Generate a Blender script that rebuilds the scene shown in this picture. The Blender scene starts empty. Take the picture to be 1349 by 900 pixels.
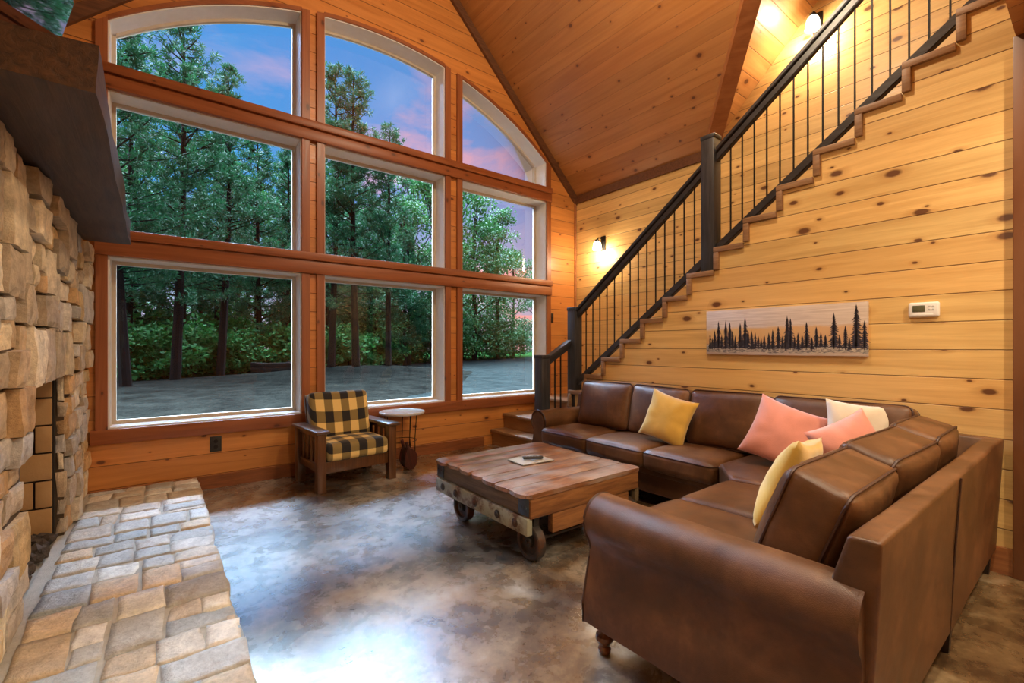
import bpy, bmesh, math, random
from mathutils import Vector, Matrix, noise, Euler
PI = math.pi
C = bpy.context.scene.collection
R = math.radians
rng = random.Random(11)

# ------------------------------------------------------------------ materials
def lin(c):
    return tuple(((x/255)/12.92 if x/255 <= .04045 else ((x/255+.055)/1.055)**2.4) for x in c)

class NT:
    def __init__(s, name):
        s.m = bpy.data.materials.new(name); s.m.use_nodes = True
        s.t = s.m.node_tree; s.n = s.t.nodes; s.l = s.t.links
        s.b = s.n['Principled BSDF']; s.out = s.n['Material Output']
    def new(s, t, **kw):
        n = s.n.new(t)
        for k, v in kw.items(): setattr(n, k, v)
        return n
    def put(s, sock, v):
        if v is None: return
        if hasattr(v, 'is_linked') or isinstance(v, bpy.types.NodeSocket): s.l.new(v, sock)
        else:
            if isinstance(v, (tuple, list)) and len(v) == 3 and sock.type == 'RGBA': v = (*v, 1)
            sock.default_value = v
    def math(s, op, a, b=None, c=None, clamp=False):
        n = s.new('ShaderNodeMath', operation=op); n.use_clamp = clamp
        s.put(n.inputs[0], a); s.put(n.inputs[1], b); s.put(n.inputs[2], c)
        return n.outputs[0]
    def ramp(s, fac, stops, interp='LINEAR'):
        n = s.new('ShaderNodeValToRGB'); n.color_ramp.interpolation = interp
        e = n.color_ramp.elements
        while len(e) < len(stops): e.new(.5)
        for q, (p, c) in zip(e, stops):
            q.position = p; q.color = (*c, 1) if not isinstance(c, (int, float)) else (c, c, c, 1)
        s.put(n.inputs[0], fac); return n.outputs[0]
    def mix(s, fac, a, b, blend='MIX'):
        n = s.new('ShaderNodeMix', data_type='RGBA', blend_type=blend)
        s.put(n.inputs[0], fac); s.put(n.inputs[6], a); s.put(n.inputs[7], b)
        return n.outputs[2]
    def comb(s, x, y, z):
        n = s.new('ShaderNodeCombineXYZ'); s.put(n.inputs[0], x); s.put(n.inputs[1], y); s.put(n.inputs[2], z)
        return n.outputs[0]
    def noise(s, vec, scale, detail=4, rough=.55, dist=0, out=0):
        n = s.new('ShaderNodeTexNoise'); s.put(n.inputs['Vector'], vec)
        n.inputs['Scale'].default_value = scale; n.inputs['Detail'].default_value = detail
        n.inputs['Roughness'].default_value = rough; n.inputs['Distortion'].default_value = dist
        return n.outputs[out]
    def mapr(s, v, a, b, c, d):
        n = s.new('ShaderNodeMapRange'); s.put(n.inputs[0], v)
        for i, x in enumerate((a, b, c, d)): s.put(n.inputs[i+1], x)
        return n.outputs[0]
    def coord(s):
        t = s.new('ShaderNodeTexCoord').outputs['Object']
        n = s.new('ShaderNodeSeparateXYZ'); s.l.new(t, n.inputs[0])
        return t, n.outputs[0], n.outputs[1], n.outputs[2]
    def bump(s, h, strength=.3, dist=.01):
        n = s.new('ShaderNodeBump'); n.inputs['Strength'].default_value = strength
        n.inputs['Distance'].default_value = dist; s.put(n.inputs['Height'], h)
        s.l.new(n.outputs[0], s.b.inputs['Normal']); return n
    def set(s, **kw):
        for k, v in kw.items(): s.put(s.b.inputs[k.replace('_', ' ')], v)
        return s.m

def plain(name, col, rough=.5, metal=0, var=.12, scale=12, bump=0, emit=None, coat=0):
    t = NT(name); o, x, y, z = t.coord()
    f = t.noise(o, scale, 4)
    c = t.mix(t.mapr(f, .3, .7, 0, 1), tuple(q*(1-var) for q in col), tuple(min(1, q*(1+var)) for q in col))
    t.set(Base_Color=c, Roughness=rough, Metallic=metal)
    if coat: t.set(Coat_Weight=coat)
    if bump: t.bump(t.noise(o, scale*6, 4), bump, .004)
    if emit: t.set(Emission_Color=(*emit[0], 1), Emission_Strength=emit[1])
    return t.m

def planks(name, base, along, across, pitch=.1875, off=0., rough=.38, var=.16, knots=.55, red=.35, seam=.02, knotsize=1., groove_shade=(.10, .035, .012), grain=1.):
    """knotty pine boards: along / across are axis letters"""
    t = NT(name); o, x, y, z = t.coord(); ax = dict(X=x, Y=y, Z=z)
    a, b = ax[along], ax[across]
    c3 = ax[({'X', 'Y', 'Z'} - {along, across}).pop()]
    bb = t.math('ADD', t.math('DIVIDE', b, pitch), off)
    idx = t.math('FLOOR', bb); fr = t.math('FRACT', bb)
    wn = t.new('ShaderNodeTexWhiteNoise', noise_dimensions='1D'); t.put(wn.inputs['W'], idx)
    rnd = wn.outputs[0]
    wn2 = t.new('ShaderNodeTexWhiteNoise', noise_dimensions='1D'); t.put(wn2.inputs['W'], t.math('ADD', idx, 37.3))
    sh = t.math('MULTIPLY', rnd, 61.)
    gv = t.comb(t.math('ADD', t.math('MULTIPLY', a, .55), sh), t.math('MULTIPLY', b, 9.), t.math('MULTIPLY', c3, 3.))
    g1 = t.noise(gv, 1.6, 3, .5, 1.2)
    gv2 = t.comb(t.math('ADD', t.math('MULTIPLY', a, 1.2), sh), t.math('MULTIPLY', b, 60.), 0.)
    g2 = t.noise(gv2, 1.5, 3, .6, .4)
    lightc = tuple(min(1, q*(1+var)) for q in base); darkc = (base[0]*(1-var*.8), base[1]*(1-var*1.35), base[2]*(1-var*1.7))
    col = t.mix(t.mapr(t.math('ADD', t.math('MULTIPLY', g1, .75*grain), t.math('MULTIPLY', g2, .25)), .3, .62, 0, 1), darkc, lightc)
    redc = (base[0]*.95, base[1]*.68, base[2]*.5)
    col = t.mix(t.math('MULTIPLY', t.math('POWER', wn2.outputs[0], 2.), red), col, redc)
    v = t.mapr(rnd, 0, 1, .86, 1.1)
    col = t.mix(1., col, t.comb(v, v, v), 'MULTIPLY')
    if knots:
        s = 3.7
        kv = t.comb(t.math('ADD', t.math('MULTIPLY', a, s*.8), t.math('MULTIPLY', sh, 3.1)), t.math('ADD', t.math('MULTIPLY', fr, pitch*s*1.5), t.math('MULTIPLY', idx, 5.37)), 0.)
        vo = t.new('ShaderNodeTexVoronoi', voronoi_dimensions='2D', feature='F1'); t.put(vo.inputs['Vector'], kv); vo.inputs['Scale'].default_value = 1
        sep = t.new('ShaderNodeSeparateColor'); t.l.new(vo.outputs['Color'], sep.inputs[0])
        on = t.math('LESS_THAN', sep.outputs[0], knots)
        size = t.math('MULTIPLY', t.math('ADD', t.math('MULTIPLY', t.math('POWER', sep.outputs[1], 2.), .105), .036), knotsize)
        d = t.math('ADD', vo.outputs['Distance'], t.math('MULTIPLY', t.math('SUBTRACT', t.noise(o, 28, 2), .5), .04))
        k = t.math('MULTIPLY', t.mapr(t.math('DIVIDE', d, size), .65, 1.1, 1, 0), on)
        halo = t.math('MULTIPLY', t.mapr(t.math('DIVIDE', d, size), 1., 2.4, .45, 0), on)
        col = t.mix(t.math('MULTIPLY', halo, 1.), col, (base[0]*.62, base[1]*.42, base[2]*.3))
        col = t.mix(t.math('MULTIPLY', k, .92), col, (.10, .030, .012))
    edge = t.math('ABSOLUTE', t.math('SUBTRACT', fr, .5))
    if seam:
        sm = t.mapr(edge, .5-seam*1.2, .5-seam*.4, 0, 1)
        col = t.mix(t.math('MULTIPLY', sm, .8), col, groove_shade)  # crevice shade of the board joints painted in as dark lines
        t.bump(t.math('SUBTRACT', t.math('MULTIPLY', g2, .15), sm), .6, .008)
    else:
        t.bump(g2, .15, .004)
    t.set(Base_Color=col, Roughness=t.mapr(g1, .3, .7, rough-.05, rough+.08))
    return t.m

def timber(name, base, along, rough=.4, var=.25, scale=1.):
    return planks(name, base, along, 'Z' if along != 'Z' else 'X', pitch=50., off=.37, rough=rough, var=var, knots=.3, red=.2, seam=0, knotsize=.8)

def streak(name, base, dark, along, rough=.5, scale=1., metal=0, coat=0, bump=.3, spec=.5):
    """grained wood on a small part; along = axis letter of its own coordinates"""
    t = NT(name); o, x, y, z = t.coord(); ax = dict(X=x, Y=y, Z=z)
    k = {q: (1.2 if q == along else 16.) for q in 'XYZ'}
    v = t.comb(*[t.math('MULTIPLY', ax[q], k[q]*scale) for q in 'XYZ'])
    g = t.noise(v, 2.2, 5, .65, .6)
    col = t.mix(t.mapr(g, .32, .66, 0, 1), dark, base)
    t.set(Base_Color=col, Roughness=rough, Metallic=metal, Coat_Weight=coat, Specular_IOR_Level=spec)
    t.bump(g, bump, .006); return t.m

M = {}
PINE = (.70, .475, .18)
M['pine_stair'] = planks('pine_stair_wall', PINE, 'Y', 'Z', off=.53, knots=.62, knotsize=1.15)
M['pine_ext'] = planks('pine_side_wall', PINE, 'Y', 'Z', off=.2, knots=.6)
M['pine_far'] = planks('pine_gable_wall', (.56, .235, .058), 'X', 'Z', pitch=.21, off=.35, knots=.5, knotsize=.8, red=.5)  # same pine as the stair wall; its dim, warm light is put in the colour
M['pine_ceil'] = planks('pine_ceiling', (.39, .17, .048), 'Y', 'X', pitch=.14, off=.1, knots=.62, knotsize=.8, var=.16, seam=.009, groove_shade=(.20, .075, .022))  # same pine again, the vault's shade put in as a darker base
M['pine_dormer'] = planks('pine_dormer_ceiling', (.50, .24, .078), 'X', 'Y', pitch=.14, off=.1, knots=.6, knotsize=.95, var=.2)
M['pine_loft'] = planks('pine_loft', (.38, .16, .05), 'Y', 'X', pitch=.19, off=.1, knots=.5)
M['trim_x'] = timber('stained_trim_x', (.26, .085, .028), 'X')
M['trim_z'] = timber('stained_trim_z', (.27, .09, .03), 'Z')
M['trim_y'] = timber('stained_trim_y', (.30, .115, .04), 'Y')
M['post'] = timber('dark_door_casing', (.17, .07, .028), 'Z')
M['gable_trim'] = streak('dark_gable_trim', (.16, .065, .025), (.08, .03, .012), 'X', .5)
M['base_y'] = streak('baseboard_y', (.40, .16, .055), (.24, .085, .03), 'Y', .4)
M['base_x'] = streak('baseboard_x', (.30, .10, .03), (.17, .055, .018), 'X', .4)
M['step_trim'] = streak('stair_edge_trim', (.34, .19, .085), (.20, .10, .045), 'Y', .5)
M['tread'] = streak('stair_tread', (.34, .20, .10), (.22, .12, .06), 'Y', .4)
M['riser'] = streak('stair_riser', (.34, .17, .06), (.22, .10, .035), 'Y', .5)
M['liner'] = plain('window_liner', (.74, .74, .72), .5, var=.04)
M['vinyl'] = plain('vinyl_frame', (.55, .47, .36), .45, var=.05)
M['black_paint'] = streak('black_rail_paint', (.045, .042, .045), (.022, .021, .023), 'Y', .33)
M['newel'] = streak('weathered_black_newel', (.05, .05, .055), (.016, .016, .018), 'Z', .42)
M['iron'] = plain('black_iron', (.018, .016, .015), .45, .6)
M['dark_plastic'] = plain('dark_plate', (.02, .016, .013), .4)
M['white_plastic'] = plain('white_plastic', (.80, .79, .76), .4, var=.03)

# glass: thin clear pane with its surface reflection
def glass_mat():
    t = NT('window_glass'); t.n.remove(t.b)
    tr = t.new('ShaderNodeBsdfTransparent'); tr.inputs[0].default_value = (.95, .97, .96, 1)
    gl = t.new('ShaderNodeBsdfGlossy'); gl.inputs['Roughness'].default_value = .0
    fr = t.new('ShaderNodeFresnel'); fr.inputs[0].default_value = 1.45
    mx = t.new('ShaderNodeMixShader'); t.l.new(fr.outputs[0], mx.inputs[0]); t.l.new(tr.outputs[0], mx.inputs[1]); t.l.new(gl.outputs[0], mx.inputs[2])
    t.l.new(mx.outputs[0], t.out.inputs[0]); return t.m
M['glass'] = glass_mat()

def floor_mat():
    t = NT('acid_stained_concrete_glare'); o, x, y, z = t.coord()
    w = t.noise(o, 1.1, 4, .6, .4, out=1)
    n1 = t.noise(o, 1.3, 7, .62, .35); n2 = t.noise(o, 5.5, 7, .66, .3); n3 = t.noise(o, 26, 5, .7)
    f = t.math('ADD', t.math('MULTIPLY', n1, .58), t.math('ADD', t.math('MULTIPLY', n2, .32), t.math('MULTIPLY', n3, .12)))
    col = t.ramp(f, [(.38, (.018, .011, .007)), (.46, (.075, .042, .019)), (.53, (.17, .105, .048)), (.60, (.31, .22, .12)), (.70, (.50, .43, .33))])
    window_glare = t.mapr(t.math('ADD', t.noise(o, .8, 5, .6, .3), t.mapr(x, .6, 3.2, .09, -.10)), .44, .58, 0, .85)  # pale window reflection painted in over the stain, stronger towards low x
    col = t.mix(window_glare, col, t.ramp(f, [(.38, (.024, .034, .046)), (.50, (.19, .205, .20)), (.64, (.58, .57, .53))]))
    r = t.mapr(n2, .3, .7, .2, .36)
    t.set(Base_Color=col, Roughness=r, Coat_Weight=1., Coat_Roughness=.27, Coat_IOR=1.75)
    t.bump(t.math('ADD', n2, t.math('MULTIPLY', n3, .4)), .06, .01)
    return t.m
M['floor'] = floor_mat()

def leather_mat():
    t = NT('brown_leather'); o, x, y, z = t.coord()
    n1 = t.noise(o, 3.2, 5, .6, .5); n2 = t.noise(o, 18, 4, .6)
    f = t.math('ADD', t.math('MULTIPLY', n1, .75), t.math('MULTIPLY', n2, .25))
    col = t.ramp(f, [(.32, (.056, .022, .0068)), (.5, (.108, .044, .0145)), (.66, (.19, .084, .030))])
    vo = t.new('ShaderNodeTexVoronoi', feature='DISTANCE_TO_EDGE'); t.l.new(o, vo.inputs['Vector']); vo.inputs['Scale'].default_value = 190
    t.set(Base_Color=col, Roughness=t.mapr(n1, .3, .7, .36, .5))
    t.bump(t.math('ADD', t.math('MULTIPLY', n1, 3.), t.math('MULTIPLY', t.math('MINIMUM', vo.outputs[0], .3), .6)), .16, .012)
    return t.m
M['leather'] = leather_mat()
M['piping'] = plain('leather_piping', (.055, .022, .012), .5)
M['turned_leg'] = streak('turned_walnut_leg', (.16, .055, .02), (.06, .02, .009), 'Z', .25, coat=.5)
M['block_leg'] = plain('dark_block_leg', (.03, .018, .012), .5)

def fabric(name, col, weave=130, rough=.85, sheen=.4, var=.12):
    t = NT(name); o, x, y, z = t.coord()
    n = t.noise(o, 7, 4); c = t.mix(t.mapr(n, .3, .7, 0, 1), tuple(q*(1-var) for q in col), tuple(min(1, q*(1+var*.6)) for q in col))
    t.set(Base_Color=c, Roughness=rough, Sheen_Weight=sheen)
    t.bump(t.noise(o, weave, 3), .25, .003); return t.m
M['mustard'] = fabric('mustard_velvet', (.66, .40, .06), sheen=.6)
M['coral'] = fabric('coral_cotton', (.70, .28, .21))
M['cream'] = fabric('cream_linen', (.72, .62, .48))

def gingham():
    t = NT('buffalo_check'); o, x, y, z = t.coord()
    p = .178
    u = t.math('LESS_THAN', t.math('FRACT', t.math('ADD', t.math('DIVIDE', x, p), .02)), .5)
    w = t.math('LESS_THAN', t.math('FRACT', t.math('DIVIDE', t.math('SUBTRACT', z, y), p)), .5)
    s = t.math('ADD', u, w)
    lightc, mid, dark = (.82, .60, .22), (.25, .18, .06), (.012, .010, .012)
    c = t.mix(t.math('GREATER_THAN', s, .5), lightc, mid); c = t.mix(t.math('GREATER_THAN', s, 1.5), c, dark)
    t.set(Base_Color=c, Roughness=.85, Sheen_Weight=.2); t.bump(t.noise(o, 160, 3), .2, .003); return t.m
M['check'] = gingham()
M['chair_wood'] = streak('mission_oak', (.15, .060, .018), (.065, .025, .009), 'Z', .32, coat=.2)
M['chair_arm'] = streak('mission_oak_arm', (.13, .065, .03), (.06, .03, .014), 'Y', .28, coat=.4)

M['cart_top'] = None
def cart_top():
    t = NT('worn_sheen_cart_planks'); o, x, y, z = t.coord()
    oi = t.new('ShaderNodeObjectInfo')
    v = t.comb(t.math('ADD', t.math('MULTIPLY', x, 1.3), t.math('MULTIPLY', oi.outputs['Random'], 40)), t.math('MULTIPLY', y, 22.), t.math('MULTIPLY', z, 22.))
    g = t.noise(v, 1.6, 6, .65, .8); n = t.noise(o, 4, 4)
    c = t.ramp(g, [(.3, (.06, .022, .01)), (.46, (.22, .085, .032)), (.62, (.38, .17, .07))])
    c = t.mix(t.mapr(n, .42, .66, 0, .6), c, (.46, .39, .33))  # windows' pale sheen painted into the worn grey patches
    t.set(Base_Color=c, Roughness=t.mapr(g, .3, .7, .28, .42), Coat_Weight=1., Coat_Roughness=.22, Coat_IOR=1.8); t.bump(g, .35, .008); return t.m
M['cart_top'] = cart_top()
M['cart_end'] = streak('cart_end_boards', (.36, .155, .05), (.15, .055, .02), 'X', .45)
M['cart_side'] = streak('cart_side_beam', (.20, .135, .065), (.07, .045, .022), 'Y', .55)
def rusty(name, base, rust, amt=.55, rough=.55, metal=.3):
    t = NT(name); o, x, y, z = t.coord(); n = t.noise(o, 9, 6, .65); n2 = t.noise(o, 40, 4)
    c = t.mix(t.mapr(n, amt-.06, amt+.08, 0, 1), base, rust); c = t.mix(t.math('MULTIPLY', n2, .35), c, (.05, .04, .03))
    t.set(Base_Color=c, Roughness=rough, Metallic=metal); t.bump(n2, .4, .004); return t.m
M['cart_rail'] = rusty('peeling_paint_rail', (.40, .40, .29), (.13, .06, .025), .53, .6, 0)
M['cart_iron'] = rusty('cast_iron', (.045, .04, .038), (.13, .05, .022), .54)
M['cart_plate'] = rusty('steel_corner', (.10, .12, .14), (.05, .05, .05), .55, .4, .7)

def vcol(name, rough=.75, nscale=9, bump=.6, dark=.5):
    t = NT(name); o, x, y, z = t.coord()
    a = t.new('ShaderNodeVertexColor', layer_name='Col')
    n = t.noise(o, nscale, 6, .65, .3); n2 = t.noise(o, nscale*4.5, 5, .7)
    m1 = t.mapr(n, .28, .72, 1-dark, 1+dark*.8); c = t.mix(1., a.outputs[0], t.comb(m1, m1, m1), 'MULTIPLY')
    rust = t.mapr(t.noise(o, nscale*.55, 5, .6, .6), .56, .7, 0, .35)
    c = t.mix(rust, c, (.30, .15, .05))
    m2 = t.mapr(n2, .3, .7, .82, 1.15); c = t.mix(1., c, t.comb(m2, m2, m2), 'MULTIPLY')
    t.set(Base_Color=c, Roughness=rough); t.bump(t.math('ADD', n, t.math('MULTIPLY', n2, .5)), bump, .02); return t.m
M['stone'] = vcol('ledge_stone', dark=.38)
M['hearth'] = vcol('hearth_flagstone', .55, 10, .8, .3)
M['mortar'] = plain('dark_mortar', (.07, .045, .025), .9, bump=.5, scale=20)
M['hearth_mortar'] = plain('tan_mortar', (.46, .44, .38), .9, bump=.5, scale=20)
M['mantel'] = streak('rough_mantel_beam', (.085, .038, .015), (.026, .012, .006), 'Y', .55, bump=.5)
def firebrick():
    t = NT('fire_brick'); o, x, y, z = t.coord()
    n = t.noise(o, 8, 4); c = t.mix(n, (.36, .20, .075), (.52, .32, .14)); t.set(Base_Color=c, Roughness=.8); t.bump(t.noise(o, 60, 4), .3, .004); return t.m
M['firebrick'] = firebrick()
M['soot'] = plain('sooty_mortar', (.022, .017, .014), .9)
M['lava'] = plain('lava_rock', (.055, .045, .04), .8, var=.7, scale=22, bump=.6)
M['screen'] = plain('tv_screen', (.006, .006, .007), .03, var=0, coat=.5)

# outdoors
def leafmat(name, a, b, trans=.25):
    t = NT(name); o, x, y, z = t.coord()
    n = t.noise(o, 1.3, 3); n2 = t.noise(o, 9, 2)
    c = t.mix(t.mapr(t.math('ADD', t.math('MULTIPLY', n, .5), t.math('MULTIPLY', n2, .5)), .35, .65, 0, 1), a, b)
    t.set(Base_Color=c, Roughness=.7, Specular_IOR_Level=.2)
    d = t.new('ShaderNodeBsdfTranslucent'); t.l.new(c, d.inputs[0])
    mx = t.new('ShaderNodeMixShader'); mx.inputs[0].default_value = trans
    t.l.new(t.b.outputs[0], mx.inputs[1]); t.l.new(d.outputs[0], mx.inputs[2]); t.l.new(mx.outputs[0], t.out.inputs[0]); return t.m
M['needles'] = leafmat('pine_needles', (.0045, .034, .0125), (.016, .088, .030))
M['leaves'] = leafmat('broad_leaves', (.006, .042, .0115), (.030, .118, .026))
M['shrub'] = leafmat('shrub_leaves', (.007, .056, .013), (.036, .165, .030))
M['bark'] = streak('pine_bark', (.0095, .0075, .0065), (.004, .003, .0025), 'Z', .95, .35, spec=.05)
def ground(name, a, b, scale, bump):
    t = NT(name); o, x, y, z = t.coord(); n = t.noise(o, scale, 6, .7); n2 = t.noise(o, scale*9, 3, .7)
    c = t.mix(t.mapr(t.math('ADD', t.math('MULTIPLY', n, .6), t.math('MULTIPLY', n2, .4)), .38, .62, 0, 1), a, b)
    t.set(Base_Color=c, Roughness=1., Specular_IOR_Level=0.); t.bump(t.math('ADD', n, n2), bump, .08); return t.m
M['gravel'] = ground('gravel_drive', (.0075, .0100, .0098), (.0190, .0240, .0225), 1.2, .6)
M['mulch'] = ground('pine_straw_mulch', (.0034, .0036, .0032), (.0135, .0140, .0115), 1.1, .8)
M['grass'] = ground('forest_floor', (.0025, .009, .0025), (.009, .03, .007), .8, .6)
M['timber_wall'] = streak('weathered_planter_timber', (.014, .011, .009), (.006, .005, .004), 'X', .9, spec=.05)

# ------------------------------------------------------------------ mesh helpers
class MB:
    def __init__(s):
        s.bm = bmesh.new(); s.col = s.bm.loops.layers.float_color.new('Col'); s.cur = (.5, .5, .5)
    def face(s, vs):
        try: f = s.bm.faces.new(vs)
        except ValueError: return None
        for l in f.loops: l[s.col] = (*s.cur, 1)
        return f
    def v(s, p): return s.bm.verts.new(p)
    def poly(s, pts): return s.face([s.v(p) for p in pts])
    def hexa(s, p):      # 8 points: bottom 4 ccw, top 4 ccw
        v = [s.v(q) for q in p]
        for i in ((3, 2, 1, 0), (4, 5, 6, 7), (0, 1, 5, 4), (1, 2, 6, 5), (2, 3, 7, 6), (3, 0, 4, 7)): s.face([v[k] for k in i])
    def box(s, x0, x1, y0, y1, z0, z1, mat=None):
        p = [(x0, y0, z0), (x1, y0, z0), (x1, y1, z0), (x0, y1, z0), (x0, y0, z1), (x1, y0, z1), (x1, y1, z1), (x0, y1, z1)]
        if mat is not None: p = [mat @ Vector(q) for q in p]
        s.hexa(p); return s
    def bbox(s, x0, x1, y0, y1, z0, z1, b=.006, seg=2, mat=None):
        m = MB(); m.box(x0, x1, y0, y1, z0, z1)
        bmesh.ops.bevel(m.bm, geom=m.bm.edges[:], offset=b, segments=seg, affect='EDGES', profile=.5)
        s.join(m, mat); return s
    def join(s, m, mat=None):
        mp = {}
        for v in m.bm.verts: mp[v] = s.v(mat @ v.co if mat is not None else v.co)
        for f in m.bm.faces:
            nf = s.face([mp[v] for v in f.verts])
            if nf:
                for a, b in zip(nf.loops, f.loops): a[s.col] = b[m.col]
        m.bm.free()
    def prism(s, pts, axis, a0, a1):
        """2-D outline (ccw or not) swept along an axis: X -> (y,z), Y -> (x,z), Z -> (x,y)"""
        def P(q, a): return {'X': (a, q[0], q[1]), 'Y': (q[0], a, q[1]), 'Z': (q[0], q[1], a)}[axis]
        A = [s.v(P(q, a0)) for q in pts]; B = [s.v(P(q, a1)) for q in pts]; n = len(pts)
        s.face(A[::-1]); s.face(B)
        for i in range(n): s.face([A[i], A[(i+1) % n], B[(i+1) % n], B[i]])
        return s
    def tube(s, path, r, n=8, cap=True):
        path = [Vector(p) for p in path]; rings = []
        rr = r if isinstance(r, (list, tuple)) else [r]*len(path)
        up = None
        for i, p in enumerate(path):
            d = (path[min(i+1, len(path)-1)] - path[max(i-1, 0)]).normalized()
            if up is None: up = d.orthogonal().normalized()
            up = (up - d*up.dot(d)).normalized(); w = d.cross(up)
            rings.append([s.v(p + (up*math.cos(2*PI*k/n) + w*math.sin(2*PI*k/n))*rr[i]) for k in range(n)])
        for a, b in zip(rings, rings[1:]):
            for k in range(n): s.face([a[k], a[(k+1) % n], b[(k+1) % n], b[k]])
        if cap: s.face(rings[0][::-1]); s.face(rings[-1])
        return s
    def loop(s, path, r, n=6):
        path = [Vector(p) for p in path]; N = len(path); rings = []
        for i, p in enumerate(path):
            d = (path[(i+1) % N] - path[i-1]).normalized()
            up = Vector((0, 0, 1)); up = (up - d*up.dot(d))
            if up.length < .1: up = Vector((1, 0, 0)) - d*d.x
            up.normalize(); w = d.cross(up)
            rings.append([s.v(p + (up*math.cos(2*PI*k/n) + w*math.sin(2*PI*k/n))*r) for k in range(n)])
        for i in range(N):
            a, b = rings[i], rings[(i+1) % N]
            for k in range(n): s.face([a[k], a[(k+1) % n], b[(k+1) % n], b[k]])
    def lathe(s, prof, n=16, mat=None):
        rings = []
        for r, z in prof:
            rings.append([s.v((mat @ Vector((r*math.cos(2*PI*k/n), r*math.sin(2*PI*k/n), z))) if mat is not None else (r*math.cos(2*PI*k/n), r*math.sin(2*PI*k/n), z)) for k in range(n)])
        for a, b in zip(rings, rings[1:]):
            for k in range(n): s.face([a[k], a[(k+1) % n], b[(k+1) % n], b[k]])
        s.face(rings[0][::-1]); s.face(rings[-1]); return s
    def build(s, name, mat, parent=None, local=False, sharp=35, flat=False, recalc=True):
        bm = s.bm
        if recalc: bmesh.ops.recalc_face_normals(bm, faces=bm.faces[:])
        if not flat:
            a = R(sharp)
            for f in bm.faces: f.smooth = True
            for e in bm.edges:
                if len(e.link_faces) != 2 or e.calc_face_angle(0) > a: e.smooth = False
        me = bpy.data.meshes.new(name)
        if parent is not None and not local:
            root = parent
            while root.parent: root = root.parent
            L = root.location
            for v in bm.verts: v.co -= L
        bm.to_mesh(me); bm.free(); me.materials.append(mat)
        o = bpy.data.objects.new(name, me); C.objects.link(o)
        if parent is not None: o.parent = parent
        return o

def thing(name, label, cat, loc=(0, 0, 0), rz=0, group=None):
    o = bpy.data.objects.new(name, None); C.objects.link(o); o.empty_display_size = .1
    o.location = loc; o.rotation_euler = (0, 0, rz); tag(o, label, cat, group); return o
def tag(o, label, cat, group=None):
    o['label'] = label; o['category'] = cat
    if group: o['group'] = group
    return o
def struct(o, label=None, cat=None):
    o['kind'] = 'structure'
    if label: o['label'] = label
    if cat: o['category'] = cat
    return o

def soft_box(sx, sy, sz, r=.05, bulge=(.0, .0, .02), n=12, seed=0, wob=.004):
    """upholstered box: rounded, crowned by `bulge` along each axis"""
    m = MB(); h = Vector((sx/2, sy/2, sz/2))
    def lst(hh):
        a = [-hh, -hh+r*.12, -hh+r*.4, -hh+r]
        inner = [-hh+r + (2*hh-2*r)*k/n for k in range(1, n)]
        return a + inner + [-q for q in a[::-1]]
    ls = [lst(h[i]) for i in range(3)]
    cache = {}
    off = Vector((seed*3.7, seed*1.9, seed*5.1))
    def P(p):
        key = tuple(round(q, 5) for q in p)
        if key in cache: return cache[key]
        p = Vector(p); inn = Vector([max(-(h[i]-r), min(h[i]-r, p[i])) for i in range(3)]); d = p-inn
        q = inn + d.normalized()*r if d.length > 1e-9 else p.copy()
        u = [p[i]/h[i] for i in range(3)]
        for i in range(3):
            j, k = (i+1) % 3, (i+2) % 3
            q[i] += bulge[i]*u[i]*(1-u[j]**2)**.7*(1-u[k]**2)**.7 if abs(u[i]) > .0 else 0
        if wob: q += noise.noise_vector((q+off)*5)*wob + noise.noise_vector((q+off)*14)*wob*.35
        cache[key] = m.v(q); return cache[key]
    for i in range(3):
        j, k = (i+1) % 3, (i+2) % 3
        for sgn in (-1, 1):
            for a, a2 in zip(ls[j], ls[j][1:]):
                for b, b2 in zip(ls[k], ls[k][1:]):
                    def mk(x, y):
                        q = [0, 0, 0]; q[i] = sgn*h[i]; q[j] = x; q[k] = y; return P(q)
                    vs = [mk(a, b), mk(a2, b), mk(a2, b2), mk(a, b2)]
                    if sgn < 0: vs.reverse()
                    m.face(vs)
    return m
def seam_loop(sx, sy, z, r=.05, rad=.006, mat=None, bulge=0):
    m = MB(); pts = []
    hx, hy = sx/2, sy/2
    cs = [(hx-r, hy-r, 0), (-(hx-r), hy-r, 90), (-(hx-r), -(hy-r), 180), (hx-r, -(hy-r), 270)]
    for cx, cy, a0 in cs:
        for k in range(5):
            a = R(a0+k*22.5); pts.append(Vector((cx+r*math.cos(a), cy+r*math.sin(a), z)))
    out = []
    for i, p in enumerate(pts):
        q = pts[(i+1) % len(pts)]; k = max(1, int((q-p).length/.06))
        out += [p.lerp(q, t/k) for t in range(k)]
    m.loop([mat @ p if mat is not None else p for p in out], rad); return m

def pillow_mesh(s, t, seed=0, n=22):
    m = MB(); G = {}
    off = Vector((seed*7.3, seed*2.1, 0))
    for side in (1, -1):
        for i in range(n+1):
            for j in range(n+1):
                u, w = -1+2*i/n, -1+2*j/n
                edge = i in (0, n) or j in (0, n)
                if edge and side < 0: G[(side, i, j)] = G[(1, i, j)]; continue
                pin = .10
                x = u*s/2*(1-pin*(1-w*w)*abs(u)**2); z = w*s/2*(1-pin*(1-u*u)*abs(w)**2)
                th = t/2*((1-u*u)*(1-w*w))**.45
                y = side*th
                p = Vector((x, y, z))
                p.y += noise.noise((p+off)*7)*.012*(1-u*u*w*w) if not edge else 0
                rad = max(abs(u), abs(w)); ang = math.atan2(w, u)
                p.y += side*.006*math.sin(ang*9+seed)*rad**2*(1-rad**6)
                G[(side, i, j)] = m.v(p)
    for side in (1, -1):
        for i in range(n):
            for j in range(n):
                q = [G[(side, i, j)], G[(side, i+1, j)], G[(side, i+1, j+1)], G[(side, i, j+1)]]
                m.face(q if side < 0 else q[::-1])
    return m

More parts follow.
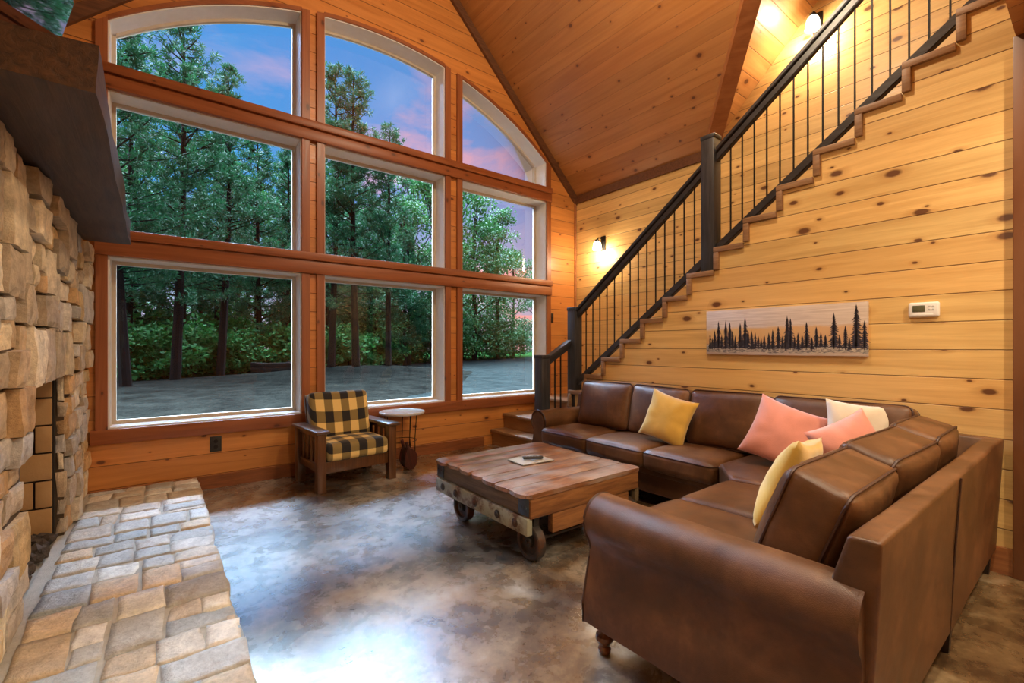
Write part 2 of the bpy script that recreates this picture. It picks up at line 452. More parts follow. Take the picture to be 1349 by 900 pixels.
# ------------------------------------------------------------------ camera
YAW = R(37.53)
cam = bpy.data.cameras.new('camera'); cam.sensor_width = 36; cam.lens = 605/1349*36; cam.shift_y = 7/1349; cam.clip_start = .05; cam.clip_end = 500
co = bpy.data.objects.new('camera', cam); C.objects.link(co)
co.location = (0, 0, 1.42); co.rotation_euler = (PI/2, 0, -YAW)
bpy.context.scene.camera = co

# ------------------------------------------------------------------ shell dimensions
D = 5.5; DO = 5.80                 # inside / outside of window wall
XL, XR, XM, XS = -1.036, 5.576, 2.27, 4.20
EAVE, SL = 3.947, .977
RIDGE = EAVE + (XR-XM)*SL
YB = -3.518
COLS = [(-.367, 1.26), (1.50, 3.068), (3.336, 4.907)]
ZS, Z2B, Z2T, Z1B, Z1T = .678, 2.242, 2.476, 3.739, 3.955
ARC_R, ARC_T = 4.23, 5.283
def roof(x): return EAVE + (XR-XM-abs(x-XM))*SL
def arch(x): return ARC_T - (ARC_R - math.sqrt(ARC_R**2-(x-XM)**2))

# floor, ceilings, walls
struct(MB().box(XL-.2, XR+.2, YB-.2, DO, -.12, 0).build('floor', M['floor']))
w = MB()
xs = [XL-.25] + [q for c in COLS for q in c] + [XR+.25]
for x0, x1 in zip(xs[::2], xs[1::2]):
    ps = [(x0, -.12), (x1, -.12), (x1, roof(x1)+.2)] + ([(XM, RIDGE+.2)] if x0 < XM < x1 else []) + [(x0, roof(x0)+.2)]
    w.prism(ps, 'Y', D, DO)
for c0, c1 in COLS:
    w.box(c0, c1, D, DO, -.12, ZS); w.box(c0, c1, D, DO, Z2B, Z2T); w.box(c0, c1, D, DO, Z1B, Z1T)
    n = 14
    for k in range(n):
        a, b = c0+(c1-c0)*k/n, c0+(c1-c0)*(k+1)/n
        ps = [(a, arch(a)), (b, arch(b)), (b, roof(b)+.2)] + ([(XM, RIDGE+.2)] if a < XM < b else []) + [(a, roof(a)+.2)]
        w.prism(ps, 'Y', D, DO)
bmesh.ops.remove_doubles(w.bm, verts=w.bm.verts[:], dist=.0005)
struct(w.build('wall_far', M['pine_far'], flat=True))
# side walls
w = MB(); w.box(XR, XR+.2, YB, D, -.12, EAVE)
YV = YB + (3.094-YB)/2     # ridge of the cross gable
w.prism([(3.094, EAVE), (YB, EAVE), (YV, RIDGE)], 'X', XR, XR+.2)
bmesh.ops.remove_doubles(w.bm, verts=w.bm.verts[:], dist=.0005)
struct(w.build('wall_right', M['pine_ext'], flat=True))
struct(MB().box(XL-.2, XL, YB, D, -.12, EAVE+.1).build('wall_left', M['pine_ext'], flat=True))
struct(MB().prism([(XL, -.12), (XR, -.12), (XR, EAVE), (XM, RIDGE), (XL, EAVE)], 'Y', YB-.2, YB).build('wall_back', M['pine_far'], flat=True))
def slab(pts, nrm, t=.12):
    m = MB(); n = Vector(nrm).normalized()*t
    A = [m.v(p) for p in pts]; B = [m.v(Vector(p)+n) for p in pts]; k = len(pts)
    m.face(A[::-1]); m.face(B)
    for i in range(k): m.face([A[i], A[(i+1) % k], B[(i+1) % k], B[i]])
    return m
struct(slab([(XR, D, EAVE), (XR, 3.094, EAVE), (XM, YV, RIDGE), (XM, D, RIDGE)], (1, 0, 1)).build('ceiling', M['pine_ceil'], flat=True))
struct(slab([(XL, D, EAVE), (XL, YB, EAVE), (XM, YB, RIDGE), (XM, D, RIDGE)], (-1, 0, 1)).build('ceiling_left', M['pine_ceil'], flat=True))
struct(slab([(XR, 3.094, EAVE), (XR, YV, RIDGE), (XM, YV, RIDGE)], (0, 1, 1)).build('ceiling_dormer', M['pine_dormer'], flat=True))
struct(slab([(XR, YB, EAVE), (XR, YV, RIDGE), (XM, YV, RIDGE)], (0, -1, 1)).build('ceiling_dormer_back', M['pine_dormer'], flat=True))
struct(slab([(XR, YB, EAVE), (XM, YB, RIDGE), (XM, YV, RIDGE)], (1, 0, 1)).build('ceiling_back', M['pine_ceil'], flat=True))
# loft over the rear of the room
struct(MB().box(XL, XS+.14, YB, .35, 3.32, 3.80).build('ceiling_loft', M['pine_loft'], flat=True))

# stair wall below the flight
Y0, RUN, Z0, RISE = 3.972, .2793, 1.080, .2141
def step(k): return Y0-RUN*k, Z0+RISE*k       # nose of tread k (k = -1 is the one above the landing)
w = MB()
for k in range(-1, 13):
    y, z = step(k); y2 = y-RUN
    w.box(XS, XS+.1, y2, y, -.12, z-.03)
w.box(XS, XS+.1, YB, step(13)[0], -.12, 3.80)
bmesh.ops.remove_doubles(w.bm, verts=w.bm.verts[:], dist=.0005)
struct(w.build('wall_stair', M['pine_stair'], flat=True))
struct(MB().box(XS-.025, XS, .362, 3.98, 0, .165).build('baseboard_right', M['base_y']))
struct(MB().box(XL, 3.70, D-.028, D, 0, .13).build('baseboard_far', M['base_x']))
w = MB(); w.bbox(XS-.05, XS+.02, .06, .362, 0, 3.32, .004); struct(w.build('trim_1', M['post']))
# ------------------------------------------------------------------ windows
def liner(c0, c1, z0, z1, top):     # jamb boards round the opening; `top` is a function for the upper edge
    m = MB(); t = .012; y0, y1 = D-.005, DO-.0
    m.box(c0, c0+t, y0, y1, z0, top(c0)); m.box(c1-t, c1, y0, y1, z0, top(c1)); m.box(c0+t, c1-t, y0, y1, z0, z0+t); e0, e1 = c0+t, c1-t
    n = 16 if abs(top(c0)-top((c0+c1)/2)) > 1e-6 or abs(top(c0)-top(c1)) > 1e-6 else 1
    for k in range(n):
        a, b = e0+(e1-e0)*k/n, e0+(e1-e0)*(k+1)/n
        m.hexa([(a, y0, top(a)-t), (b, y0, top(b)-t), (b, y1, top(b)-t), (a, y1, top(a)-t), (a, y0, top(a)), (b, y0, top(b)), (b, y1, top(b)), (a, y1, top(a))])
    return m
def frame_ring(c0, c1, z0, top, y0, y1, wd):
    m = MB()
    n = 16 if abs(top(c0)-top(c1)) > 1e-6 or abs(top(c0)-top((c0+c1)/2)) > 1e-6 else 1
    m.box(c0, c0+wd, y0, y1, z0, top(c0)); m.box(c1-wd, c1, y0, y1, z0, top(c1)); m.box(c0+wd, c1-wd, y0, y1, z0, z0+wd); e0, e1 = c0+wd, c1-wd
    for k in range(n):
        a, b = e0+(e1-e0)*k/n, e0+(e1-e0)*(k+1)/n
        m.hexa([(a, y0, top(a)-wd), (b, y0, top(b)-wd), (b, y1, top(b)-wd), (a, y1, top(a)-wd), (a, y0, top(a)), (b, y0, top(b)), (b, y1, top(b)), (a, y1, top(a))])
    return m
k = 0
colname = ['left', 'middle', 'right']
for ri, (z0, top) in enumerate(((ZS, lambda x: Z2B), (Z2T, lambda x: Z1B), (Z1T, arch))):
    for ci, (c0, c1) in enumerate(COLS):
        k += 1
        o = struct(liner(c0, c1, z0, None, top).build('window_%d' % k, M['liner'], flat=True))
        f = frame_ring(c0+.012, c1-.012, z0+.012, lambda x, t=top: t(x)-.012, DO-.075, DO-.025, .032).build('window_frame', M['vinyl'], o, flat=True)
        g = MB(); a, b = c0+.03, c1-.03; y = DO-.045; n = 16
        lo = [g.v((a+(b-a)*i/n, y, z0+.03)) for i in range(n+1)]; hi = [g.v((a+(b-a)*i/n, y, top(a+(b-a)*i/n)-.03)) for i in range(n+1)]
        for i in range(n): g.face([lo[i], lo[i+1], hi[i+1], hi[i]])
        g.build('glass_pane', M['glass'], o, flat=True)
# timber casings
tn = 1
def trim(m, mat):
    global tn
    tn += 1; return struct(m.build('trim_%d' % tn, M[mat]))
YT = D-.034
for c0, c1 in COLS:
    for x0, x1 in ((c0-.082, c0), (c1, c1+.082)):
        trim(MB().prism([(x0, ZS-.02), (x1, ZS-.02), (x1, arch(x1)+.02), (x0, arch(x0)+.02)], 'Y', YT, D), 'trim_z')
    m = MB(); n = 14; e0, e1 = c0, c1
    for i in range(n):
        a, b = e0+(e1-e0)*i/n, e0+(e1-e0)*(i+1)/n
        m.prism([(a, arch(a)), (b, arch(b)), (b, arch(b)+.045), (a, arch(a)+.045)], 'Y', D-.022, D)
    trim(m, 'trim_x')
XA, XB = -.455, 4.995
for zb, zt in ((Z2B, Z2T), (Z1B, Z1T)):
    m = MB(); m.bbox(XA, XB, D-.075, D, zt-.085, zt, .006); m.bbox(XA, XB, D-.055, D, zb, zt-.1, .006); m.box(XA, XB, D-.036, D, zt-.1, zt-.085)
    trim(m, 'trim_x')
m = MB(); m.bbox(XA-.03, XB, D-.05, D, .548, ZS, .006); trim(m, 'trim_x')
# trims where the gable wall meets the ceiling
for sgn in (1, -1):
    xe = XR if sgn > 0 else XL
    trim(MB().prism([(xe, EAVE), (XM, RIDGE), (XM, RIDGE-.15), (xe, EAVE-.15)], 'Y', D-.045, D), 'gable_trim')
trim(MB().box(XR-.03, XR, 3.05, D-.045, EAVE-.125, EAVE), 'gable_trim')
trim(MB().box(XR-.03, XR, D-.03, D, .65, EAVE-.12), 'base_y')
# board along the valley between the two roofs
m = MB(); d = Vector((XM-XR, YV-3.094, RIDGE-EAVE)); nrm = Vector((1, 1, 1.414)); sd = d.cross(nrm).normalized()*.085; nn = nrm.normalized()*.05
A = Vector((XR, 3.094, EAVE)); Bv = Vector((XM, YV, RIDGE))
m.hexa([A-sd-nn, A+sd-nn, Bv+sd-nn, Bv-sd-nn, A-sd+nn, A+sd+nn, Bv+sd+nn, Bv-sd+nn]); trim(m, 'trim_y')

# ------------------------------------------------------------------ staircase
st = thing('staircase', 'wooden staircase climbing along the side wall behind the leather sofa, with zigzag edge trim', 'staircase', (4.9, 4.9, 0))
YL = 4.30                               # near side of the lower flight
steps_low = [(3.85, .224), (4.065, .438), (4.64, .652)]
for i, (x, z) in enumerate(steps_low):
    x2 = XR-.005 if i == 2 else steps_low[i+1][0]+.05
    zb = 0 if i == 0 else steps_low[i-1][1]
    m = MB(); m.bbox(x-.03, x2, YL-.005, D-.012, z-.04, z, .008); m.build('tread', M['tread'], st)
    m = MB(); m.box(x, x+.03, YL, D-.015, zb, z-.04); m.build('riser', M['riser'], st)
m = MB(); m.prism([(3.855, .02), (3.855, .18), (4.07, .18), (4.07, .39), (4.645, .39), (4.645, .61), (5.55, .61), (5.55, .02)], 'Y', YL, YL+.03); m.build('stringer', M['riser'], st)
for k in range(-1, 14):
    y, z = step(k)
    y2 = .36 if k == 13 else y-RUN-.02
    m = MB(); m.bbox(XS+.10, XR-.005, y2, y, z-.04, z, .008); m.build('tread', M['tread'], st)
    m = MB(); m.box(XS+.10, XR-.005, y-.045, y-.02, z-RISE, z-.04); m.build('riser', M['riser'], st)
m = MB(); tw = .055
for k in range(-1, 14):
    y, z = step(k); y2 = y-RUN if k < 13 else .36
    m.bbox(XS-.03, XS+.10, y2, y, z-.05, z, .005)
    m.bbox(XS-.03, XS+.10, y-.05, y, z-RISE, z-.05, .005)
m.build('stair_edge_trim', M['step_trim'], st)

# railing along the stairs
rl = thing('stair_railing', 'long black stair railing with thin iron balusters and tall square newel posts', 'railing', (XS+.07, 3.3, .9))
def newel(x0, y0, z0, z1, parent):
    m = MB(); m.bbox(x0, x0+.135, y0, y0+.135, z0, z1-.02, .008); m.bbox(x0-.006, x0+.141, y0-.006, y0+.141, z1-.045, z1, .01)
    return m.build('newel_post', M['newel'], parent)
newel(XS-.005, 4.15, .55, 1.93, rl); newel(XS-.005, 2.30, 2.10, 3.47, rl)
def rail_z(y): return 1.93+(4.13-y)*.762          # top of handrail
def shoe_z(y): return 1.03+(4.13-y)*.752          # top of lower rail
def slope_bar(ya, yb, zf, x0, x1, t, b=.006):
    m = MB(); pts = [(ya, zf(ya)-t), (ya, zf(ya)), (yb, zf(yb)), (yb, zf(yb)-t)]
    m.prism(pts, 'X', x0, x1); bmesh.ops.bevel(m.bm, geom=m.bm.edges[:], offset=b, segments=2, affect='EDGES'); return m
XC = XS+.062
for ya, yb in ((4.15, 2.435), (2.30, .36)):
    m = slope_bar(ya, yb, rail_z, XC-.048, XC+.048, .045)
    m.join(slope_bar(ya, yb, lambda y: rail_z(y)-.05, XC-.028, XC+.028, .075))
    m.build('handrail', M['black_paint'], rl)
    slope_bar(ya, yb, shoe_z, XC-.03, XC+.03, .085).build('bottom_rail', M['black_paint'], rl)
ys = [4.13-.1135*i for i in range(1, 15)] + [2.28-.108*i for i in range(1, 18)]
for y in ys:
    m = MB(); m.box(XC-.0055, XC+.0055, y-.0055, y+.0055, shoe_z(y)-.03, rail_z(y)-.10); m.build('baluster', M['iron'], rl)
lr = thing('landing_railing', 'short black railing at the foot of the stairs beside the sofa arm', 'railing', (3.73, 4.25, 0))
newel(3.665, 4.18, 0, 1.32, lr)
def lowr(x): return 1.29+(x-3.80)*.56
m = MB(); m.prism([(3.80, lowr(3.80)-.05), (3.80, lowr(3.80)), (4.195, lowr(4.195)), (4.195, lowr(4.195)-.05)], 'Y', 4.20, 4.30); bmesh.ops.bevel(m.bm, geom=m.bm.edges[:], offset=.006, segments=2, affect='EDGES')
m.prism([(3.80, lowr(3.80)-.11), (3.80, lowr(3.80)-.05), (4.195, lowr(4.195)-.05), (4.195, lowr(4.195)-.11)], 'Y', 4.225, 4.275)
m.build('handrail', M['black_paint'], lr)
for x, z in ((3.90, .224), (4.0, .224), (4.10, .438)):
    m = MB(); m.box(x-.007, x+.007, 4.302, 4.316, z, lowr(x)-.05); m.build('baluster', M['iron'], lr)

# ------------------------------------------------------------------ fireplace
YF0, YF1, ZF = 3.12, 4.38, 1.22
XF = -.50; ZM = 2.31
fp = thing('fireplace', 'rustic stone fireplace with stone hearth and rough beam mantel', 'fireplace', (-.7, 3.7, 0))
STONES = [lin(c) for c in ((196, 184, 160), (182, 168, 146), (212, 198, 170), (166, 152, 132), (200, 174, 128), (190, 156, 112), (178, 174, 168), (220, 210, 188), (184, 162, 132), (190, 186, 180))]
HSTONES = [lin(c) for c in ((206, 204, 196), (184, 186, 182), (222, 219, 208), (200, 190, 172), (178, 186, 188), (206, 186, 154), (226, 222, 212), (192, 194, 190))]
def split(r, wmax, hmax, rg, out, wmin=.11, hmin=.09):
    u0, u1, v0, v1 = r; w_, h_ = u1-u0, v1-v0
    cw, ch = w_ > wmax*rg.uniform(.6, 1.15), h_ > hmax*rg.uniform(.65, 1.15)
    if cw and (not ch or w_/wmax > h_/hmax) and w_ > 2*wmin:
        c = u0+w_*rg.uniform(.34, .66); split((u0, c, v0, v1), wmax, hmax, rg, out, wmin, hmin); split((c, u1, v0, v1), wmax, hmax, rg, out, wmin, hmin)
    elif ch and h_ > 2*hmin:
        c = v0+h_*rg.uniform(.34, .66); split((u0, u1, v0, c), wmax, hmax, rg, out, wmin, hmin); split((u0, u1, c, v1), wmax, hmax, rg, out, wmin, hmin)
    else: out.append(r)
def stone(m, P, r, d, rg, rough=.014, gap=.008, n=6, drop=.005, cols=STONES, back=-.03):
    """one dressed stone: P(u, v, d) maps to space"""
    u0, u1, v0, v1 = r; u0 += gap; u1 -= gap; v0 += gap; v1 -= gap
    jt = [(rg.uniform(-1, 1)*.011, rg.uniform(-1, 1)*.010) for _ in range(4)]
    tk = 1. if drop > .005 else .18; tilt = (rg.uniform(-1, 1)*.013*tk, rg.uniform(-1, 1)*.011*tk)
    c = rg.choice(cols); k = rg.uniform(.9, 1.25); m.cur = tuple(min(.85, q*k) for q in c)
    off = Vector((rg.uniform(0, 90), rg.uniform(0, 90), rg.uniform(0, 90)))
    G = {}
    for i in range(n+1):
        for j in range(n+1):
            a, b = i/n, j/n
            w4 = ((1-a)*(1-b), a*(1-b), a*b, (1-a)*b)
            u = u0+(u1-u0)*a + sum(q*t[0] for q, t in zip(w4, jt)); v = v0+(v1-v0)*b + sum(q*t[1] for q, t in zip(w4, jt))
            e = min(i, n-i, j, n-j)
            q = noise.noise_vector(Vector((u*7, v*7, 0))+off)
            u += q.x*.007; v += q.y*.007
            dd = d + tilt[0]*(2*a-1) + tilt[1]*(2*b-1) + noise.noise(Vector((u*6, v*6, 3))+off)*rough + noise.noise(Vector((u*17, v*17, 5))+off)*rough*.6
            if e == 0: dd -= drop+.006*abs(q.z)
            G[i, j] = (u, v, dd)
    V = {key: m.v(P(*q)) for key, q in G.items()}
    for i in range(n):
        for j in range(n): m.face([V[i, j], V[i+1, j], V[i+1, j+1], V[i, j+1]])
    ring = [(i, 0) for i in range(n)] + [(n, j) for j in range(n)] + [(i, n) for i in range(n, 0, -1)] + [(0, j) for j in range(n, 0, -1)]
    B = [m.v(P(G[q][0], G[q][1], back)) for q in ring]
    for i in range(len(ring)):
        a, b = V[ring[i]], V[ring[(i+1) % len(ring)]]
        m.face([b, a, B[i], B[(i+1) % len(ring)]])
# masonry core
m = MB(); xb = XL
xb = XL+.002; m.box(xb, XF-.02, 1.5, YF0, 0, ZM); m.box(xb, XF-.02, YF1, D-.003, 0, ZM); m.box(xb, XF-.02, YF0, YF1, ZF, ZM)
m.prism([(xb+.002, ZM), (-.78, ZM), (-.78, EAVE+(-.78-XL)*SL-.01), (xb+.002, EAVE-.01)], 'Y', 2.2, 5.2)
m.build('chimney_breast', M['mortar'], fp, flat=True)
rg = random.Random(5)
m = MB(); rects = []
for r in ((1.5, YF0, .14, ZF+.02), (YF1, D-.03, .14, ZF+.02)): split(r, .42, .27, rg, rects)
for r in ((YF0-.12, YF1+.10, ZF, ZF+.30),): split(r, .34, .6, rg, rects)
for r in ((1.5, YF0-.12, ZF+.02, ZM), (YF1+.10, D-.03, ZF+.02, ZM), (YF0-.12, YF1+.10, ZF+.30, ZM)): split(r, .40, .30, rg, rects)
for r in rects: stone(m, lambda u, v, d: (XF+d, u, v), r, rg.uniform(-.01, .045), rg)
for r in [(z, ) for z in ()]: pass
# returns of the opening and the upper chimney
rr = []; split((.14, ZF, 0, .055), .22, .5, rg, rr, .11, .05)
for a, b, c, d in rr: stone(m, lambda u, v, dd: (XF-.06+v, YF1-dd, u), (a, b, c, d), .012, rg, n=4)
m.build('stone_facing', M['stone'], fp, flat=True, recalc=False)
m = MB(); rr = []; split((2.2, 5.2, ZM+.05, 4.15), .5, .36, rg, rr)
for r in rr: stone(m, lambda u, v, d: (-.78+d, u, v), r, rg.uniform(.0, .04), rg, n=3)
m.build('chimney_facing', M['stone'], fp, flat=True, recalc=False)
# firebox lining
m = MB(); m.box(-1.03, -.565, YF1-.012, YF1+.0, .1, ZF); m.box(-1.035, -1.02, YF0, YF1, .1, ZF); m.box(-1.03, -.55, YF0-.03, YF0, .1, ZF); m.box(-1.03, -.55, YF0, YF1, ZF, ZF+.02)
m.build('firebox_lining', M['soot'], fp, flat=True)
m = MB(); z = .15; row = 0
while z < ZF-.02:
    zt = min(z+.185, ZF-.005); xs_ = [-1.015, -.79, -.57] if row % 2 == 0 else [-1.015, -.90, -.66, -.57]
    for a, b in zip(xs_, xs_[1:]): m.bbox(a+.006, b-.006, YF1-.03, YF1-.008, z+.006, zt-.006, .005)
    ys_ = [YF0, 3.45, 3.8, 4.1, YF1] if row % 2 else [YF0, 3.3, 3.62, 3.95, YF1]
    for a, b in zip(ys_, ys_[1:]): m.bbox(-1.02, -.99, a+.007, b-.007, z+.007, zt-.007, .006)
    z = zt; row += 1
m.build('fire_brick', M['firebrick'], fp)
# hearth
m = MB(); m.box(XF-.05, .285, .9, D-.03, 0, .126); m.box(-1.0, XF-.05, YF0-.1, YF1, 0, .1); hb = m.build('hearth', M['hearth_mortar'], fp, flat=True)
m = MB(); rects = []; split((XF+.01, .30, .9, D-.035), .36, .36, rg, rects, .12, .12)
for r in rects: stone(m, lambda u, v, d: (u, v, .125+d), r, rg.uniform(.009, .015), rg, rough=.008, gap=.005, cols=HSTONES, n=7, drop=.004)
rr = []; split((.9, D-.035, 0, .135), .34, .3, rg, rr)
for r in rr: stone(m, lambda u, v, d: (.285+d, u, v), r, rg.uniform(.005, .025), rg, n=4, cols=HSTONES)
m.build('flagstone', M['hearth'], hb, sharp=30, recalc=False)
# mantel beam
m = MB(); N = 26
prof = [(-.52, 0), (-.17, 0), (-.17, .165), (-.52, .165)]
G = []
for i in range(N+1):
    y = 2.17+(5.20-2.17)*i/N; ring = []
    for a in range(4):
        p, q = prof[a], prof[(a+1) % 4]
        for t in range(4):
            x = p[0]+(q[0]-p[0])*t/4; z = p[1]+(q[1]-p[1])*t/4
            d = noise.noise_vector(Vector((x*5, y*3.2, z*9)))*.012
            ring.append(m.v((x+d.x-.03*(y-2.17)/3, y, ZM+.0+z+d.z)))
    G.append(ring)
for a, b in zip(G, G[1:]):
    for k in range(16): m.face([a[k], a[(k+1) % 16], b[(k+1) % 16], b[k]])
m.face(G[0]); m.face(G[-1][::-1]); m.build('mantel', M['mantel'], fp, sharp=50)
# lava rock bed in the firebox
m = MB(); rg2 = random.Random(3)
for i in range(230):
    x, y = rg2.uniform(-.98, -.57), rg2.uniform(YF0+.03, YF1-.06); s = rg2.uniform(.022, .045)
    b = MB(); bmesh.ops.create_icosphere(b.bm, subdivisions=1, radius=s)
    for v in b.bm.verts: v.co *= 1+rg2.uniform(-.3, .3)
    m.join(b, Matrix.Translation((x, y, .115+s*.6+rg2.uniform(0, .03))))
o = m.build('lava_rocks', M['lava'], flat=True); tag(o, 'bed of dark lava rocks inside the fireplace opening', 'rocks'); o['kind'] = 'stuff'

# television above the mantel, tilted towards the room
tv = thing('television', 'large black television hung tilted on the chimney above the mantel', 'television', (-.60, 3.88, 3.5))
tv.rotation_euler = (0, R(13.3), 0)
m = MB(); m.bbox(-.03, .0, -.76, .76, -.46, .46, .006); m.build('housing', M['dark_plastic'], tv, local=True)
m = MB(); m.poly([(.0015, -.745, -.445), (.0015, .745, -.445), (.0015, .745, .445), (.0015, -.745, .445)]); m.build('screen', M['screen'], tv, local=True, recalc=False)
m = MB(); m.box(-.19, -.03, -.2, .2, -.15, .15); m.build('wall_bracket', M['iron'], tv, local=True)

# ------------------------------------------------------------------ sectional sofa
sf = thing('sectional_sofa', 'large brown leather sectional sofa with rolled arms, set against the stair wall', 'sofa', (3.3, 1.6, 0))
def arm_profile(flip=False):
    """outline (a, z): a grows inwards from the outer face"""
    pts = [(0, .14), (.0, .22), (.022, .32), (.045, .42), (.052, .47)]
    for k in range(19):
        a = R(222-k*14); pts.append((.125+.118*math.cos(a), .59+.118*math.sin(a)))
    pts += [(.235, .47), (.235, .14)]
    return pts
AP = arm_profile()
def arm(axis, a0, sg, s0, s1, front):
    """sweep the arm profile; a = a0 + sg*offset"""
    m = MB(); pts = [(a0+sg*p, z) for p, z in AP]
    n = 14
    rings = []
    for i in range(n+1):
        s = s0+(s1-s0)*i/n
        rings.append([m.v(((s, p, z) if axis == 'X' else (p, s, z)) if True else 0) for p, z in pts])
    k = len(pts)
    for r in rings:
        for v in r:
            d = noise.noise_vector(v.co*3.3)*.007; v.co += d
    for a, b in zip(rings, rings[1:]):
        for q in range(k): m.face([a[q], a[(q+1) % k], b[(q+1) % k], b[q]])
    m.face(rings[0][::-1]); m.face(rings[-1])
    o = m.build('arm', M['leather'], sf, sharp=50)
    # scrolled front panel with welt
    sgf = 1 if front > (s0+s1)/2 else -1
    m = MB(); cx, cz = .125, .40
    inner = [(a0+sg*(cx+(p-cx)*.86), cz+(z-cz)*.93) for p, z in AP]
    m.prism(inner, axis, front-.005*sgf, front+.014*sgf); m.build('arm_panel', M['leather'], o)
    m = MB(); m.loop([((front+.004*sgf, p, z) if axis == 'X' else (p, front+.004*sgf, z)) for p, z in pts], .008); m.build('piping', M['piping'], o)
arm('Y', 1.575, 1, .44, 1.50, 1.50)          # near arm
arm('X', 4.02, -1, 3.37, 4.12, 3.37)         # far arm
# base frames
m = MB(); m.bbox(3.42, 4.10, 1.55, 3.80, .13, .36, .02, 3); m.bbox(1.78, 4.10, .50, 1.46, .13, .36, .02, 3)
m.prism([(3.42, 1.75), (3.2, 1.46), (3.2, 1.0), (3.9, 1.0), (3.9, 1.75)], 'Z', .13, .36)
m.bbox(3.395, 3.44, 1.78, 3.80, .30, .365, .015, 3); m.bbox(1.80, 3.10, 1.45, 1.485, .30, .365, .015, 3)
m.build('base', M['leather'], sf)
# back frames
def back_frame(pts, axis, a0, a1):
    m = MB(); n = 16
    rings = []
    for i in range(n+1):
        s = a0+(a1-a0)*i/n
        ring = []
        for k, p in enumerate(pts):
            q = pts[(k+1) % len(pts)]
            for t in range(5):
                u = (p[0]+(q[0]-p[0])*t/5, p[1]+(q[1]-p[1])*t/5)
                ring.append(m.v((s, u[0], u[1]) if axis == 'X' else (u[0], s, u[1])))
        rings.append(ring)
    k = len(rings[0])
    for a, b in zip(rings, rings[1:]):
        for q in range(k): m.face([a[q], a[(q+1) % k], b[(q+1) % k], b[q]])
    m.face(rings[0][::-1]); m.face(rings[-1])
    bmesh.ops.recalc_face_normals(m.bm, faces=m.bm.faces[:])
    sharp = [e for e in m.bm.edges if len(e.link_faces) == 2 and e.calc_face_angle(0) > .5]
    bmesh.ops.bevel(m.bm, geom=sharp, offset=.016, segments=3, affect='EDGES', profile=.6)
    for v in m.bm.verts: v.co += noise.noise_vector(v.co*2.6)*.006
    return m.build('back_frame', M['leather'], sf, sharp=40)
bf = back_frame([(.435, .14), (.60, .14), (.56, .60), (.485, .85), (.40, .852)], 'X', 1.65, 4.165)
back_frame([(4.165, .14), (4.0, .14), (4.03, .60), (4.09, .85), (4.165, .852)], 'Y', .46, 3.98)
for x in (2.78,):
    m = MB(); m.tube([(x, .435-.002, .15), (x, .418-.002, .5), (x, .3965-.001, .845)], .004, 6); m.build('back_seam', M['piping'], bf)
# seat cushions
def seat(cx, cy, sx, sy, seed, front):
    m = MB(); mt = Matrix.Translation((cx, cy, .452)) @ Matrix.Rotation(R(seed % 3-1)*.6, 4, 'Z')
    m.join(soft_box(sx, sy, .165, .045, (.006, .006, .028), 10, seed, .005), mt); o = m.build('seat_cushion', M['leather'], sf, sharp=70)
    m = seam_loop(sx-.004, sy-.004, .058, .045, .0055, mt); m.build('piping', M['piping'], o)
seat(3.62, 3.455, .66, .655, 1, 'x'); seat(3.62, 2.792, .66, .665, 2, 'x'); seat(3.62, 2.132, .66, .645, 3, 'x')
seat(2.13, 1.17, .60, .80, 4, 'y'); seat(2.735, 1.17, .60, .80, 5, 'y')
# corner seat with a clipped corner
m = MB(); ol = [(3.335, 1.795), (3.95, 1.795), (3.95, .78), (3.055, .78), (3.055, 1.57), (3.10, 1.60)]
m.prism(ol, 'Z', .375, .545); bmesh.ops.bevel(m.bm, geom=m.bm.edges[:], offset=.035, segments=4, affect='EDGES', profile=.5)
o = m.build('seat_cushion', M['leather'], sf, sharp=50)
m = MB(); pp = []
for i, p in enumerate(ol):
    q = ol[(i+1) % len(ol)]; pp += [Vector((p[0]+(q[0]-p[0])*t/6, p[1]+(q[1]-p[1])*t/6, .517)) for t in range(6)]
cc = Vector((3.5, 1.25, .517)); m.loop([cc+(p-cc)*.988 for p in pp], .0055); m.build('piping', M['piping'], o)
# back cushions
def backc(c, wdt, hgt, thk, rot, seed, bulge=.05):
    m = MB(); mt = Matrix.Translation(c) @ rot
    m.join(soft_box(wdt, hgt, thk, .045, (.003, .004, bulge), 11, seed, .008), mt); o = m.build('back_cushion', M['leather'], sf, sharp=75)
    m = seam_loop(wdt-.006, hgt-.006, thk/2-.020, .048, .0065, mt); m.join(seam_loop(wdt-.006, hgt-.006, -thk/2+.020, .048, .0065, mt)); m.build('piping', M['piping'], o)
# local x = along the sofa, y = up, z = towards the sitter
def rotA(t, yaw=0, roll=0): return Matrix.Rotation(R(yaw), 4, 'Z') @ Matrix(((0, 0, -1, 0), (-1, 0, 0, 0), (0, 1, 0, 0), (0, 0, 0, 1))) @ Matrix.Rotation(R(-t), 4, 'X') @ Matrix.Rotation(R(roll), 4, 'Z')
def rotB(t, yaw=0, roll=0): return Matrix.Rotation(R(yaw), 4, 'Z') @ Matrix(((-1, 0, 0, 0), (0, 0, 1, 0), (0, 1, 0, 0), (0, 0, 0, 1))) @ Matrix.Rotation(R(-t), 4, 'X') @ Matrix.Rotation(R(roll), 4, 'Z')
for i, (y, wd, t, yaw, roll) in enumerate(((3.36, .69, 13, 1, 1), (2.68, .66, 11, -2, -1), (2.01, .67, 13, 1, .5), (1.205, .86, 12, 0, 0))):
    backc((3.925, y, .775), wd, .49, .20, rotA(t, yaw, roll), 20+i)
for i, (x, wd, t, yaw, roll, z) in enumerate(((2.235, .73, 20, 2, 1.5, .728), (2.95, .70, 17, -2, -1, .742), (3.65, .69, 15, 2, 1, .75))):
    backc((x, .72, z), wd, .42, .23, rotB(t, yaw, roll), 30+i, .055)
